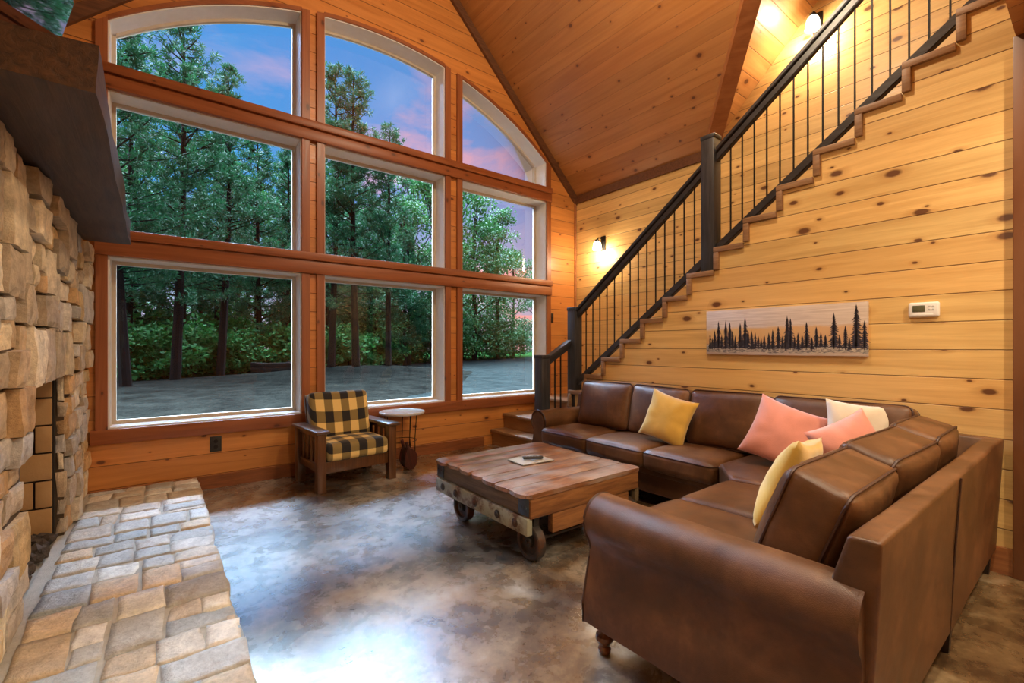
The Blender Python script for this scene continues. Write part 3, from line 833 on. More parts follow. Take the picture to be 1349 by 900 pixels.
# feet
def turned(x, y):
    m = MB(); m.lathe([(.018, 0), (.028, .006), (.030, .022), (.022, .034), (.034, .05), (.043, .068), (.040, .085), (.024, .096), (.020, .104), (.034, .116), (.046, .13), (.048, .145)], 18, Matrix.Translation((x, y, 0))); m.build('leg', M['turned_leg'], sf)
for p in ((1.64, 1.43), (3.40, 3.93), (3.45, 1.70), (3.16, 1.44)): turned(*p)
for x, y in ((1.68, .50), (2.914, .475), (4.11, .48), (4.10, 3.92), (4.10, 2.3)):
    m = MB(); m.hexa([(x-.02, y-.02, 0), (x+.02, y-.02, 0), (x+.02, y+.02, 0), (x-.02, y+.02, 0), (x-.035, y-.03, .145), (x+.035, y-.03, .145), (x+.035, y+.03, .145), (x-.035, y+.03, .145)]); m.build('leg', M['block_leg'], sf)

# throw pillows
def pillow(name, label, mat, c, s, t, eul, seed):
    m = pillow_mesh(s, t, seed); o = m.build(name, M[mat], sharp=80)
    o.location = c; o.rotation_euler = Euler([R(q) for q in eul], 'XYZ'); tag(o, label, 'pillow', 'throw pillows on the sofa'); return o
pillow('throw_pillow', 'mustard yellow velvet pillow alone on the long side of the sofa', 'mustard', (3.68, 2.46, .765), .45, .17, (14, -14, 96), 1)
pillow('throw_pillow', 'large coral pink pillow tilted in the sofa corner, beside the cream one', 'coral', (3.62, 1.455, .775), .47, .19, (18, -20, 106), 2)
pillow('throw_pillow', 'cream off-white pillow behind the smaller coral pillow in the sofa corner', 'cream', (3.76, 1.04, .845), .40, .15, (12, -6, 124), 3)
pillow('throw_pillow', 'smaller coral pillow in front of the cream pillow in the sofa corner', 'coral', (3.42, .98, .78), .40, .17, (18, 24, 140), 4)
pillow('throw_pillow', 'mustard yellow pillow leaning on the near back cushion, seen from its edge', 'mustard', (2.52, .985, .745), .48, .17, (22, 6, 8), 5)

# ------------------------------------------------------------------ armchair
ch = thing('armchair', 'mission style dark wood armchair with black and tan buffalo check cushions under the window', 'armchair', (1.59, 5.0, 0), R(5))
W2, F, B = .42, -.34, .33
for sx in (-1, 1):
    x = sx*(W2-.045)
    for y in (F+.045, B-.045):
        m = MB(); m.bbox(x-.042, x+.042, y-.042, y+.042, 0, .575, .006); m.build('leg', M['chair_wood'], ch, local=True)
    m = MB(); m.bbox(x-.068, x+.068, F-.035, B+.02, .575, .605, .008); m.build('armrest', M['chair_arm'], ch, local=True)
    m = MB(); m.bbox(x-.02, x+.02, F+.08, B-.08, .19, .27, .005); m.bbox(x-.02, x+.02, F+.08, B-.08, .525, .575, .005); m.build('side_rail', M['chair_wood'], ch, local=True)
    for k in range(4):
        y = F+.155+k*.12
        m = MB(); m.bbox(x-.008, x+.008, y-.03, y+.03, .26, .53, .003); m.build('side_slat', M['chair_wood'], ch, local=True)
m = MB(); m.bbox(-.34, .34, F+.03, F+.06, .175, .29, .006); m.build('front_apron', M['chair_wood'], ch, local=True)
m = MB(); m.bbox(-.34, .34, F+.06, B-.05, .25, .285, .006); m.build('seat_platform', M['chair_wood'], ch, local=True)
mt = Matrix.Translation((0, .27, .62)) @ Matrix.Rotation(R(-14), 4, 'X')
m = MB()
for k in range(4): m.bbox(-.31, .31, -.012, .012, -.30+k*.17, -.23+k*.17, .004, mat=mt)
m.bbox(-.32, -.28, -.014, .014, -.36, .28, .004, mat=mt); m.bbox(.28, .32, -.014, .014, -.36, .28, .004, mat=mt); m.build('back_rest', M['chair_wood'], ch, local=True)
m = MB(); m.join(soft_box(.655, .56, .17, .04, (.004, .006, .018), 8, 41, .003), Matrix.Translation((0, -.062, .375))); m.build('seat_cushion', M['check'], ch, local=True, sharp=70)
m = MB(); m.join(soft_box(.64, .15, .50, .04, (.004, .02, .004), 8, 42, .003), Matrix.Translation((0, .185, .675)) @ Matrix.Rotation(R(-14), 4, 'X')); m.build('back_cushion', M['check'], ch, local=True, sharp=70)

# ------------------------------------------------------------------ side table and bellows
tb = thing('side_table', 'small round side table with a pale top and thin black wire legs beside the armchair', 'table', (2.31, 5.17, 0))
m = MB(); m.lathe([(.235, .618), (.262, .622), (.268, .632), (.268, .645), (.262, .65), (.24, .644), (.0, .642)], 48); m.build('table_top', plain('pale_table_top', (.62, .60, .57), .18, coat=.3, var=.05), tb, local=True)
for k in range(3):
    a = R(20+120*k); m = MB()
    for s in (-.045, .045):
        c, d = math.cos(a), math.sin(a)
        m.tube([(.20*c-s*d, .20*d+s*c, .62), (.17*c-s*d, .17*d+s*c, .30), (.19*c-s*.6*d, .19*d+s*.6*c, .008)], .0055, 8)
    m.tube([(.19*c-.027*d, .19*d+.027*c, .008), (.19*c+.027*d, .19*d-.027*c, .008)], .0055, 8); m.build('leg', M['iron'], tb, local=True)
m = MB(); m.loop([(.17*math.cos(R(q)), .17*math.sin(R(q)), .30) for q in range(0, 360, 15)], .004); m.build('ring_brace', M['iron'], tb, local=True)
bl = thing('fireplace_bellows', 'dark reddish-brown leaf-shaped bellows leaning beside the armchair under the round table', 'bellows', (2.33, 4.965, 0))
bl.rotation_euler = (R(12), R(-24), R(12))
def leaf(sc=1):
    pts = []
    for t in range(25):
        a = 2*PI*t/24; x = math.sin(a); z = -math.cos(a)
        wd = .095*(1-.45*max(0, z))*sc; pts.append((x*wd, .17+z*.15*sc))
    return pts
for y0, y1 in ((-.05, -.03), (.03, .05)):
    m = MB(); m.prism(leaf(), 'Y', y0, y1); bmesh.ops.bevel(m.bm, geom=m.bm.edges[:], offset=.004, segments=1, affect='EDGES')
    m.bbox(-.018, .018, y0, y1, .31, .40, .006); m.build('board', streak('bellows_board', (.10, .022, .016), (.035, .012, .01), 'Z', .35), bl, local=True)
m = MB(); m.prism(leaf(.92), 'Y', -.03, .03); m.build('leather_fold', M['piping'], bl, local=True)
m = MB(); m.tube([(0, 0, .03), (0, 0, -.0)], [.016, .010], 10); m.build('nozzle', M['iron'], bl, local=True)

# ------------------------------------------------------------------ factory cart coffee table
CX0, CX1, CY0, CY1 = 1.90, 3.02, 2.29, 3.52
ct = thing('cart_coffee_table', 'reclaimed factory cart coffee table with plank top and iron wheels', 'coffee table', (2.46, 2.9, 0))
nb = 7; pw = (CY1-CY0)/nb
rg = random.Random(8)
for i in range(nb):
    y0, y1 = CY0+i*pw+.003, CY0+(i+1)*pw-.003
    m = MB(); nx, ny = 26, 4; top = {}; bot = {}
    exl, exr = rg.uniform(-.012, .012), rg.uniform(-.01, .01)
    for a in range(nx+1):
        for b in range(ny+1):
            u, v = a/nx, b/ny
            x = CX0-.025+exl+(CX1-CX0+.05+exr-exl)*u; y = y0+(y1-y0)*v
            if a == 0: x += .022*noise.noise(Vector((i*3.3+v*2.6, 1.7, 0)))+.012*math.cos(2*PI*v)
            if a == nx: x += .016*noise.noise(Vector((i*2.3+v*2.6, 7.7, 0)))
            dz = .004*noise.noise(Vector((x*4, y*16, i)))
            e = 0
            if b in (0, ny): e = -.004
            if a in (0, nx): e -= .008
            if (i == 0 and b == 0 and a in (0, nx)): y += .03
            if i == 0 and b == 0: y -= .02+.008*noise.noise(Vector((x*5, 2, 0)))
            top[a, b] = m.v((x, y, .466+dz+e)); bot[a, b] = m.v((x, y, .432))
    for a in range(nx):
        for b in range(ny):
            m.face([top[a, b], top[a+1, b], top[a+1, b+1], top[a, b+1]]); m.face([bot[a, b+1], bot[a+1, b+1], bot[a+1, b], bot[a, b]])
    for a in range(nx):
        m.face([bot[a, 0], bot[a+1, 0], top[a+1, 0], top[a, 0]]); m.face([top[a, ny], top[a+1, ny], bot[a+1, ny], bot[a, ny]])
    for b in range(ny):
        m.face([top[0, b], top[0, b+1], bot[0, b+1], bot[0, b]]); m.face([bot[nx, b], bot[nx, b+1], top[nx, b+1], top[nx, b]])
    m.build('top_plank', M['cart_top'], ct, sharp=50)
for x0, x1 in ((CX0, CX0+.09), (CX1-.09, CX1)):
    m = MB(); m.bbox(x0, x1, CY0+.01, CY1-.01, .305, .432, .008); m.build('side_beam', M['cart_side'], ct)
for x0, x1, sg in ((CX0-.018, CX0+.028, -1), (CX1-.028, CX1+.018, 1)):
    m = MB(); m.bbox(x0, x1, CY0+.0, CY1, .19, .302, .007); rr_ = m.build('painted_rail' if sg < 0 else 'side_rail', M['cart_rail' if sg < 0 else 'cart_side'], ct)
    xf = x0 if sg < 0 else x1
    for y in (CY0+.13, CY0+.33, CY0+.62, CY0+.90, CY1-.12):
        m = MB(); rt = Matrix.Translation((xf, y, .247)) @ Matrix.Rotation(R(90*sg), 4, 'Y'); m.lathe([(.030, 0), (.030, .004), (.018, .006), (.016, .014), (.006, .016)], 12, rt); m.build('bolt', M['cart_iron'], rr_)
for y0, y1 in ((CY0-.012, CY0+.05), (CY1-.05, CY1+.012)):
    m = MB(); m.bbox(CX0+.005, CX1-.005, y0, y1, .30, .431, .006); m.build('end_board', M['cart_end'], ct)
    m = MB(); m.bbox(CX0+.20, CX1-.12, y0+.006, y1-.006, .165, .297, .006); m.build('end_block', M['cart_end'], ct)
for y0, y1 in ((CY0-.014, CY0+.11), (CY1-.11, CY1+.014)):
    for x, sg in ((CX0, -1), (CX1, 1)):
        m = MB(); m.bbox(min(x, x+sg*.006), max(x, x+sg*.006), max(y0, CY0+.0), min(y1, CY1), .315, .425, .002)
        for dy in (.03, .08):
            rt = Matrix.Translation((x+sg*.006, (y0 if y0 > 2.6 else y0)+dy+.01, .37)) @ Matrix.Rotation(R(90*sg), 4, 'Y'); m.lathe([(.009, 0), (.007, .006)], 8, rt)
        m.build('corner_plate', M['cart_plate'], ct)
for y in (2.36, 3.22):
    m = MB(); m.tube([(CX0+.06, y, .118), (CX1-.06, y, .118)], .014, 10); m.build('axle', M['cart_iron'], ct)
for y in (2.36, 3.22):
    for x, sg in ((CX0+.075, -1), (CX1-.075, 1)):
        rt = Matrix.Translation((x, y, .118)) @ Matrix.Rotation(R(90*sg), 4, 'Y')
        m = MB(); m.lathe([(.088, -.028), (.118, -.028), (.118, .026), (.109, .032), (.088, .03), (.083, .008), (.034, .006), (.030, .034), (.014, .036), (.012, .044)], 32, rt); m.build('wheel', M['cart_iron'], ct)
        m = MB(); m.prism([(y-.05, .30), (y+.05, .30), (y+.022, .085), (y-.022, .085)], 'X', x-sg*.03-.045 if sg < 0 else x-.075, x-sg*.03+.0 if sg < 0 else x-.035); m.build('axle_bracket', M['cart_iron'], ct)

# booklet and remote on the table
bk = thing('booklet', 'open glossy white booklet lying on the plank coffee table', 'booklet', (2.47, 2.955, .4695), R(-4))
pg = plain('glossy_page', (.66, .64, .58), .12, var=.05, coat=.5)
m = MB()
for i in range(2):
    s = -1 if i == 0 else 1; n = 8
    for k in range(n):
        a, b = k/n, (k+1)/n
        h = lambda t: .006+.010*math.sin(PI*min(1, t*1.05))*(1-t)
        m.hexa([(s*.005+s*a*.15, -.11, .001), (s*.005+s*b*.15, -.11, .001), (s*.005+s*b*.15, .11, .001), (s*.005+s*a*.15, .11, .001), (s*.005+s*a*.15, -.11, h(a)), (s*.005+s*b*.15, -.11, h(b)), (s*.005+s*b*.15, .11, h(b)), (s*.005+s*a*.15, .11, h(a))])
m.build('pages', pg, bk, local=True)
m = MB(); m.bbox(-.162, .162, -.114, .114, 0, .0022, .0008); m.build('cover', plain('booklet_cover', (.10, .11, .10), .4), bk, local=True)
rc = thing('remote_control', 'black remote control resting on the open white booklet', 'remote', (2.47, 2.93, .4885), R(-28))
m = MB(); m.bbox(-.085, .085, -.023, .023, 0, .019, .006, 3); m.build('housing', M['dark_plastic'], rc, local=True)
for i in range(5):
    for j in range(3):
        m = MB(); m.lathe([(.0045, .0188), (.0045, .021), (.003, .0215)], 8, Matrix.Translation((-.06+i*.026, -.012+j*.012, 0))); m.build('button', plain('grey_button', (.25, .25, .26), .5), rc, local=True)

# ------------------------------------------------------------------ on the walls
pic = thing('wall_art', 'long wooden picture of dark fir trees hanging on the stair wall above the sofa', 'picture', (XS-.0, 1.728, 1.553))
PW, PH, PT = 1.266, .41, .032
def art_mat():
    t = NT('art_panel'); o, x, y, z = t.coord()
    g = t.noise(t.comb(x, t.math('MULTIPLY', y, 1.6), t.math('MULTIPLY', z, 40)), 2, 4, .6, .5)
    sky = t.mix(t.mapr(g, .35, .65, 0, 1), (.50, .40, .33), (.66, .56, .48))
    glow = t.mix(t.mapr(y, -.45, .35, 0, 1), (.62, .38, .20), (.66, .40, .15))
    zz = t.math('ADD', z, t.math('MULTIPLY', t.math('SUBTRACT', t.noise(o, 8, 3), .5), .06))
    c = t.mix(t.mapr(zz, .02, .05, 1, 0), sky, glow)
    n = t.noise(t.comb(x, y, t.math('MULTIPLY', z, 3)), 32, 5, .7)
    snow = t.mix(t.mapr(n, .42, .58, 0, 1), (.14, .13, .15), (.62, .56, .46))
    c = t.mix(t.mapr(zz, -.10, -.125, 0, 1), c, snow); c = t.mix(t.mapr(zz, -.178, -.184, 0, 1), c, sky)
    t.set(Base_Color=c, Roughness=.55); return t.m
m = MB(); m.bbox(-PT, 0, -PW/2, PW/2, -PH/2, PH/2, .003); m.build('wood_panel', art_mat(), pic, local=True)
m = MB(); rg = random.Random(21)
TR = [(.03, .30), (.065, .36), (.095, .56), (.15, .58), (.18, .52), (.2, .36), (.255, .5), (.29, .62), (.31, .34), (.335, .36), (.36, .3), (.38, .22), (.42, .26), (.45, .3), (.475, .36), (.51, .42), (.565, .60), (.585, .56), (.63, .3), (.68, .46), (.735, .36), (.785, .2), (.83, .60), (.89, .38), (.945, .74), (.985, .46), (.12, .26), (.22, .24), (.4, .18), (.535, .2), (.61, .2), (.655, .22), (.71, .2), (.76, .24), (.86, .22), (.91, .2), (.047, .2), (.27, .2), (.345, .16), (.555, .28)]
for k, (u, h) in enumerate(TR):
    y = PW/2-u*PW; zb = -PH/2+.06+rg.uniform(-.012, .012); hh = min(.34, h*PH*1.12); wd = hh*.17+.008
    xx = -PT-.0009-.00002*k
    n = max(5, int(hh/.016))
    m.poly([(xx, y-.0022, zb-.012), (xx, y+.0022, zb-.012), (xx, y+.0006, zb+hh), (xx, y-.0006, zb+hh)])
    for q in range(n):
        z0_ = zb+hh*(q/n)*.94; ww = wd*(1-q/n)**.8*rg.uniform(.55, 1.1)+.003
        m.poly([(xx, y, z0_+hh/n*1.7), (xx, y-ww, z0_-rg.uniform(0, .004)), (xx, y-ww*.3, z0_+.003), (xx, y, z0_), (xx, y+ww*.3, z0_+.003), (xx, y+ww*rg.uniform(.6, 1), z0_-rg.uniform(0, .004))])
o = m.build('painted_firs', plain('fir_paint', (.035, .030, .042), .6, var=.5, scale=30), pic, local=True, flat=True, recalc=False)
th = thing('thermostat', 'white wall thermostat on the plank wall right of the fir tree picture', 'thermostat', (XS, .782, 1.676))
m = MB(); m.bbox(-.030, 0, -.082, .082, -.052, .052, .014, 4); m.build('housing', M['white_plastic'], th, local=True)
m = MB(); m.bbox(-.0325, -.028, -.008, .058, -.016, .030, .002); m.build('display', plain('lcd', (.10, .105, .06), .25), th, local=True)
for y in (-.032, -.050):
    for z in (.022, .002): m = MB(); m.bbox(-.033, -.028, y-.006, y+.006, z-.006, z+.006, .002); m.build('button', plain('button_grey', (.6, .6, .58), .5), th, local=True)
m = MB(); m.bbox(-.032, -.028, -.05, .06, -.042, -.028, .002); m.build('lower_flap', M['white_plastic'], th, local=True)
def plate(name, label, cat, x, z, w_, h_, toggle):
    t = thing(name, label, cat, (x, D, z))
    m = MB(); m.bbox(-w_/2, w_/2, -.009, 0, -h_/2, h_/2, .003); m.build('cover_plate', M['dark_plastic'], t, local=True)
    if toggle: m = MB(); m.bbox(-.006, .006, -.022, -.008, -.004, .016, .002); m.build('toggle', M['dark_plastic'], t, local=True)
    else:
        for z_ in (-.028, .028): m = MB(); m.lathe([(.019, .008), (.019, .011), (.014, .0115)], 16, Matrix.Translation((0, 0, z_)) @ Matrix.Rotation(R(90), 4, 'X')); m.build('socket', M['iron'], t, local=True)
plate('power_outlet', 'dark power outlet on the orange wall below the lower left window', 'outlet', .452, .44, .10, .155, False)
plate('light_switch', 'dark light switch on the wall right of the windows', 'light switch', 5.03, 1.885, .075, .15, True)

WARM = (1, .80, .55)
def sconce(label, y, z, power):
    s = thing('wall_sconce', label, 'lamp', (XR, y, z))
    m = MB(); m.bbox(-.02, 0, -.045, .045, -.13, .10, .006); m.build('back_plate', M['iron'], s, local=True)
    m = MB(); m.tube([(-.01, 0, .03), (-.07, 0, .06), (-.13, 0, .055), (-.15, 0, .02)], .010, 10); m.lathe([(.03, .0), (.034, .02), (.012, .035)], 14, Matrix.Translation((-.15, 0, 0))); m.build('arm', M['iron'], s, local=True)
    g = NT('frosted_shade'); g.set(Base_Color=(.9, .88, .8), Roughness=.4, Transmission_Weight=.6, Emission_Color=(1, .86, .60, 1), Emission_Strength=3.5)
    m = MB(); m.lathe([(.035, .0), (.055, -.03), (.068, -.09), (.072, -.13), (.066, -.13), (.05, -.03), (.02, -.005)], 20, Matrix.Translation((-.15, 0, 0))); m.build('glass_shade', g.m, s, local=True)
    bm_ = NT('lamp_bulb'); bm_.set(Base_Color=(1, .9, .7), Emission_Color=(1, .84, .55, 1), Emission_Strength=30.)
    m = MB(); m.lathe([(.012, -.01), (.018, -.04), (.03, -.075), (.024, -.10), (.004, -.108)], 14, Matrix.Translation((-.15, 0, 0))); m.build('bulb', bm_.m, s, local=True)
    l = bpy.data.lights.new('sconce_light', 'POINT'); l.energy = power; l.color = WARM; l.shadow_soft_size = .06
    lo = bpy.data.objects.new('sconce_light', l); C.objects.link(lo); lo.location = (XR-.16, y, z-.20)
sconce('glowing wall lamp low on the side wall, left of the stair rail', 4.88, 3.07, 26)
sconce('glowing wall lamp high on the side wall under the dormer ceiling', 1.895, 4.88, 38)

# ------------------------------------------------------------------ lights of the room
def lamp(kind, name, loc, energy, col=WARM, size=.1, rot=(0, 0, 0), **kw):
    l = bpy.data.lights.new(name, kind); l.energy = energy; l.color = col
    if kind == 'AREA': l.shape = 'DISK'; l.size = size
    else: l.shadow_soft_size = size
    for k, v in kw.items(): setattr(l, k, v)
    o = bpy.data.objects.new(name, l); C.objects.link(o); o.location = loc; o.rotation_euler = rot; return o
lamp('POINT', 'vault_chandelier_light', (2.5, 1.9, 5.3), 260, size=.16)
for i, (x, y) in enumerate(((3.2, -.5), (3.6, -2.0), (1.35, .05))):
    lamp('AREA', 'recessed_downlight', (x, y, 3.30), 50, size=.16)

# ------------------------------------------------------------------ outdoors
def gz(x, y):
    d = y-DO
    z = -.22 + .012*max(0, d)
    z += .42*math.exp(-((x-8.2)/5.0)**2-((y-22.5)/2.6)**2)*1.0
    return z
m = MB(); G = {}
NX, NY = 60, 50
for i in range(NX+1):
    for j in range(NY+1):
        x, y = -30+100*i/NX, DO+.02+75*(j/NY)**1.3
        G[i, j] = m.v((x, y, gz(x, y)))
for i in range(NX):
    for j in range(NY): m.face([G[i, j], G[i+1, j], G[i+1, j+1], G[i, j+1]])
struct(m.build('ground_gravel', M['gravel'], recalc=False))
def patch(name, pts, mat, lift, n=26):
    """bed lying over the drive with a soft edge: polar grid"""
    m = MB(); cx = sum(p[0] for p in pts)/len(pts); cy = sum(p[1] for p in pts)/len(pts)
    out = []
    for i, p in enumerate(pts):
        q = pts[(i+1) % len(pts)]
        for t in range(8): out.append((p[0]+(q[0]-p[0])*t/8, p[1]+(q[1]-p[1])*t/8))
    rings = []
    for r in range(9):
        f = r/8; ring = []
        for x, y in out:
            X, Y = cx+(x-cx)*f, cy+(y-cy)*f
            if r == 8: X += .3*noise.noise(Vector((X*.8, Y*.8, 0))); Y += .3*noise.noise(Vector((X*.8, Y*.8, 5)))
            z = gz(X, Y)+(lift*(1-f**3)+.015)*(1 if r < 8 else 0)-(.03 if r == 8 else 0)+.05*lift*noise.noise(Vector((X, Y, 2)))
            ring.append(m.v((X, Y, z)))
        rings.append(ring)
    k = len(out)
    for a, b in zip(rings[1:], rings[2:]):
        for i in range(k): m.face([a[i], a[(i+1) % k], b[(i+1) % k], b[i]])
    c = m.v((cx, cy, gz(cx, cy)+lift))
    for i in range(k): m.face([c, rings[1][i], rings[1][(i+1) % k]])
    bmesh.ops.recalc_face_normals(m.bm, faces=m.bm.faces[:])
    return struct(m.build(name, M[mat], recalc=False))
patch('ground_mulch_bed', [(-12, 9.0), (-1, 9.3), (3.6, 11.0), (7.6, 14.0), (11.0, 17.2), (14.2, 21.5), (11.5, 25), (5, 27), (-2, 23.5), (-12, 22)], 'mulch', .12)
patch('ground_forest_floor', [(-30, 22.5), (-3, 22.8), (3, 26.0), (9, 27.0), (14, 33), (40, 43), (60, 60), (60, 78), (-30, 78)], 'grass', .15)
patch('ground_lawn_island', [(21, 21.5), (24.5, 23.5), (28, 25), (30, 24), (27, 21)], 'grass', .10)

def leaf_quad(m, p, d, up, L, Wd):
    w_ = d.cross(up)
    if w_.length < 1e-4: w_ = d.orthogonal()
    w_ = w_.normalized()*Wd
    a, b, c, e = p, p+d*L*.5+w_, p+d*L, p+d*L*.5-w_
    m.poly([a, b, c, e])
def rdir(rg): 
    while 1:
        v = Vector((rg.uniform(-1, 1), rg.uniform(-1, 1), rg.uniform(-1, 1)))
        if .05 < v.length < 1: return v.normalized()
def pine(seed, h, base, spread, dens=1.):
    rg = random.Random(seed); t = MB(); pts = []
    bend = (rg.uniform(-.3, .3), rg.uniform(-.3, .3))
    ax = lambda z: Vector((bend[0]*math.sin(z/h*2.2), bend[1]*math.sin(z/h*1.8), z))
    t.tube([ax(-.3+(h+.1)*k/12) for k in range(13)], [.175*(1-k/12.6)+.02 for k in range(13)], 9)
    f = MB(); nb_ = int(92*dens)
    for i in range(nb_):
        q = (i+rg.random())/nb_; z = h*(base+(1-base)*q**.92)
        rel = (z/h-base)/(1-base)
        L = spread*(1-rel)**.62*(.55+.45*min(1, rel*5))*rg.uniform(.65, 1.12)+.25
        a = rg.uniform(0, 2*PI); rise = .25+.55*rel+rg.uniform(-.25, .2)
        d = Vector((math.cos(a), math.sin(a), rise)).normalized(); o = ax(z)
        if L > .8: t.tube([o, o+d*L*.5+Vector((0, 0, -.03*L)), o+d*L*.92], [.03, .02, .008], 4, cap=False)
        ns = max(3, int(L/.30))
        for s in range(ns):
            c = o+d*L*(.25+.75*(s+rg.random())/ns)+rdir(rg)*.34*(.3+L*.18)
            for _ in range(34):
                e = (rdir(rg)+d*.4+Vector((0, 0, .2))).normalized()
                leaf_quad(f, c+rdir(rg)*.16*rg.random(), e, rdir(rg), rg.uniform(.15, .30), .021)
    return t, f
def broad(seed, h, base, spread, n=34, leaf=.17):
    rg = random.Random(seed); t = MB(); f = MB()
    t.tube([(0, 0, -.3), (.05, 0, h*.35), (-.05, .08, h*.7), (0, 0, h*.9)], [.15, .11, .06, .02], 8)
    for i in range(n):
        q = rg.random(); z = h*(base+(1-base)*q); r = spread*math.sin(PI*min(1, .18+.8*q))**.7*rg.uniform(.3, 1)
        a = rg.uniform(0, 2*PI); c = Vector((r*math.cos(a), r*math.sin(a), z)); s = rg.uniform(.4, .85)*spread*.45
        t.tube([(0, 0, z*.75), c*.6+Vector((0, 0, z*.35)), c], [.03, .02, .006], 4, cap=False)
        for _ in range(int(120*s/.6)):
            p = c+rdir(rg)*s*rg.random()**.4*Vector((1, 1, .55)).length/1.4
            p.z = c.z+(p.z-c.z)*.6
            leaf_quad(f, p, (rdir(rg)+Vector((0, 0, -.2))).normalized(), (rdir(rg)*.6+Vector((0, 0, 1))).normalized(), rg.uniform(.7, 1.2)*leaf, leaf*.34)
    return t, f
def bush(seed, r, h, n, leaf):
    rg = random.Random(seed); t = MB(); f = MB()
    for _ in range(7):
        a = rg.uniform(0, 2*PI); t.tube([(0, 0, -.1), (r*.3*math.cos(a), r*.3*math.sin(a), h*.5), (r*.7*math.cos(a), r*.7*math.sin(a), h*.85)], [.02, .014, .005], 4, cap=False)
    cl = [(rg.uniform(-.7, .7)*r, rg.uniform(-.7, .7)*r, rg.uniform(.15, .9)*h, rg.uniform(.3, .55)) for _ in range(12)]
    for _ in range(n):
        c = rg.choice(cl); p = Vector(c[:3])+rdir(rg)*c[3]*r*rg.random()**.35
        p.z = max(.02, c[2]+(p.z-c[2])*.6)
        leaf_quad(f, p, (rdir(rg)+Vector((0, 0, -.1))).normalized(), (rdir(rg)*.6+Vector((0, 0, 1))).normalized(), rg.uniform(.7, 1.2)*leaf, leaf*.36)
    return t, f
def plant(name, t, f, leafm, foliage='crown'):
    root = bpy.data.objects.new(name, None); C.objects.link(root)
    t.build('trunk' if foliage == 'crown' else 'stems', M['bark'], root, local=True)
    f.build(foliage, M[leafm], root, local=True, flat=True, recalc=False); return root
def copy_tree(o):
    c = o.copy(); C.objects.link(c)
    for ch_ in o.children:
        k_ = ch_.copy(); C.objects.link(k_); k_.parent = c
    return c
protos = {}
used = set()
def put(kind, x, y, label, cat, group, s=1., rz=None):
    if kind not in protos:
        if kind == 'pa': protos[kind] = plant('pine_tree', *pine(1, 15., .20, 2.7, 1.15), 'needles')
        if kind == 'pb': protos[kind] = plant('pine_tree', *pine(2, 14., .24, 2.6), 'needles')
        if kind == 'pc': protos[kind] = plant('pine_tree', *pine(3, 15., .10, 3.1, 1.35), 'needles')
        if kind == 'ba': protos[kind] = plant('broadleaf_tree', *broad(4, 10., .12, 2.6, 44), 'leaves')
        if kind == 'bb': protos[kind] = plant('broadleaf_tree', *broad(5, 8., .10, 2.3, 40), 'leaves')
        if kind == 'sa': protos[kind] = plant('shrub', *bush(6, 1.5, 2.1, 2100, .19), 'shrub', 'foliage')
        if kind == 'sb': protos[kind] = plant('shrub', *bush(7, 1.2, 1.4, 1600, .16), 'shrub', 'foliage')
    o = protos[kind] if kind not in used else copy_tree(protos[kind])
    used.add(kind)
    o.location = (x, y, gz(x, y)-.03); o.scale = (s, s, s); o.rotation_euler = (0, 0, rng.uniform(0, 6.28) if rz is None else rz)
    tag(o, label, cat, group); return o
TG = 'trees beyond the gravel drive'
put('pb', -.9, 20.3, 'tall pine whose trunk stands furthest left in the lower left window', 'tree', TG, .98)
put('pa', .5, 22.6, 'tall pine with its trunk in the centre left of the lower left window', 'tree', TG, 1.02)
put('pb', 2.2, 24.6, 'tall pine with its trunk right of centre in the lower left window', 'tree', TG, 1.0)
put('pa', 6.5, 22.6, 'pine at the left end of the mulch mound in the middle window', 'tree', TG, .95)
put('pb', 7.55, 22.2, 'pine growing on the mulch mound next to the leftmost mound pine', 'tree', TG, 1.0)
put('pb', 9.25, 22.4, 'pine with straight dark trunk at the right end of the mulch mound', 'tree', TG, .86)
deep = 'tall dark pine in the dense woods behind the front row of trunks'
for x, y, s, kd in ((-3.2, 25, 1.05, 'pc'), (-1.2, 27.5, 1.08, 'pc'), (.9, 29, 1.0, 'pc'), (2.6, 31, 1.02, 'pa'), (4.4, 28.5, .9, 'pc'), (6.2, 30.5, .9, 'pc'), (8.3, 29, .98, 'pa'), (10.2, 31, .95, 'pc'), (12.2, 33, .86, 'pc'), (13.4, 29.5, .72, 'pc'), (3.6, 36, 1.05, 'pc'), (7.4, 37, 1.02, 'pc'), (11.4, 39, 1.0, 'pc'), (-2.2, 33, 1.1, 'pc'), (15.5, 38, .85, 'pc')):
    put(kd, x, y, deep, 'tree', 'dark pines deep in the woods', s)
rb = 'green broadleaf tree at the edge of the woods beyond the drive'
for x, y, s, kd in ((14.6, 31.5, 1.2, 'ba'), (17.6, 33.5, 1.55, 'ba'), (20.5, 35, 1.7, 'ba'), (23.6, 36.5, 1.9, 'bb'), (27, 37.5, 1.5, 'ba'), (19, 40, 1.8, 'ba'), (24, 42, 1.8, 'ba'), (30, 43, 1.3, 'ba'), (11.6, 30.2, 1., 'bb'), (16.0, 36, 1.5, 'bb'), (34, 44, 1.3, 'ba'), (31.5, 36, 1.1, 'bb'), (-4, 30, 1.1, 'bb'), (-1, 32, 1.2, 'ba'), (2, 33.5, 1.1, 'bb'), (5, 34, 1.2, 'ba'), (8.5, 34.5, 1.15, 'bb'), (11.5, 36, 1.2, 'ba'), (14, 40, 1.4, 'bb'), (-7, 34, 1.3, 'ba'), (0, 38, 1.4, 'bb'), (5.5, 41, 1.4, 'ba'), (10, 43, 1.4, 'bb'), (17, 45, 1.5, 'ba')):
    put(kd, x, y, rb, 'tree', 'broadleaf trees at the wood edge', s)
sbl = 'bright green leafy shrub in the undergrowth below the trees'
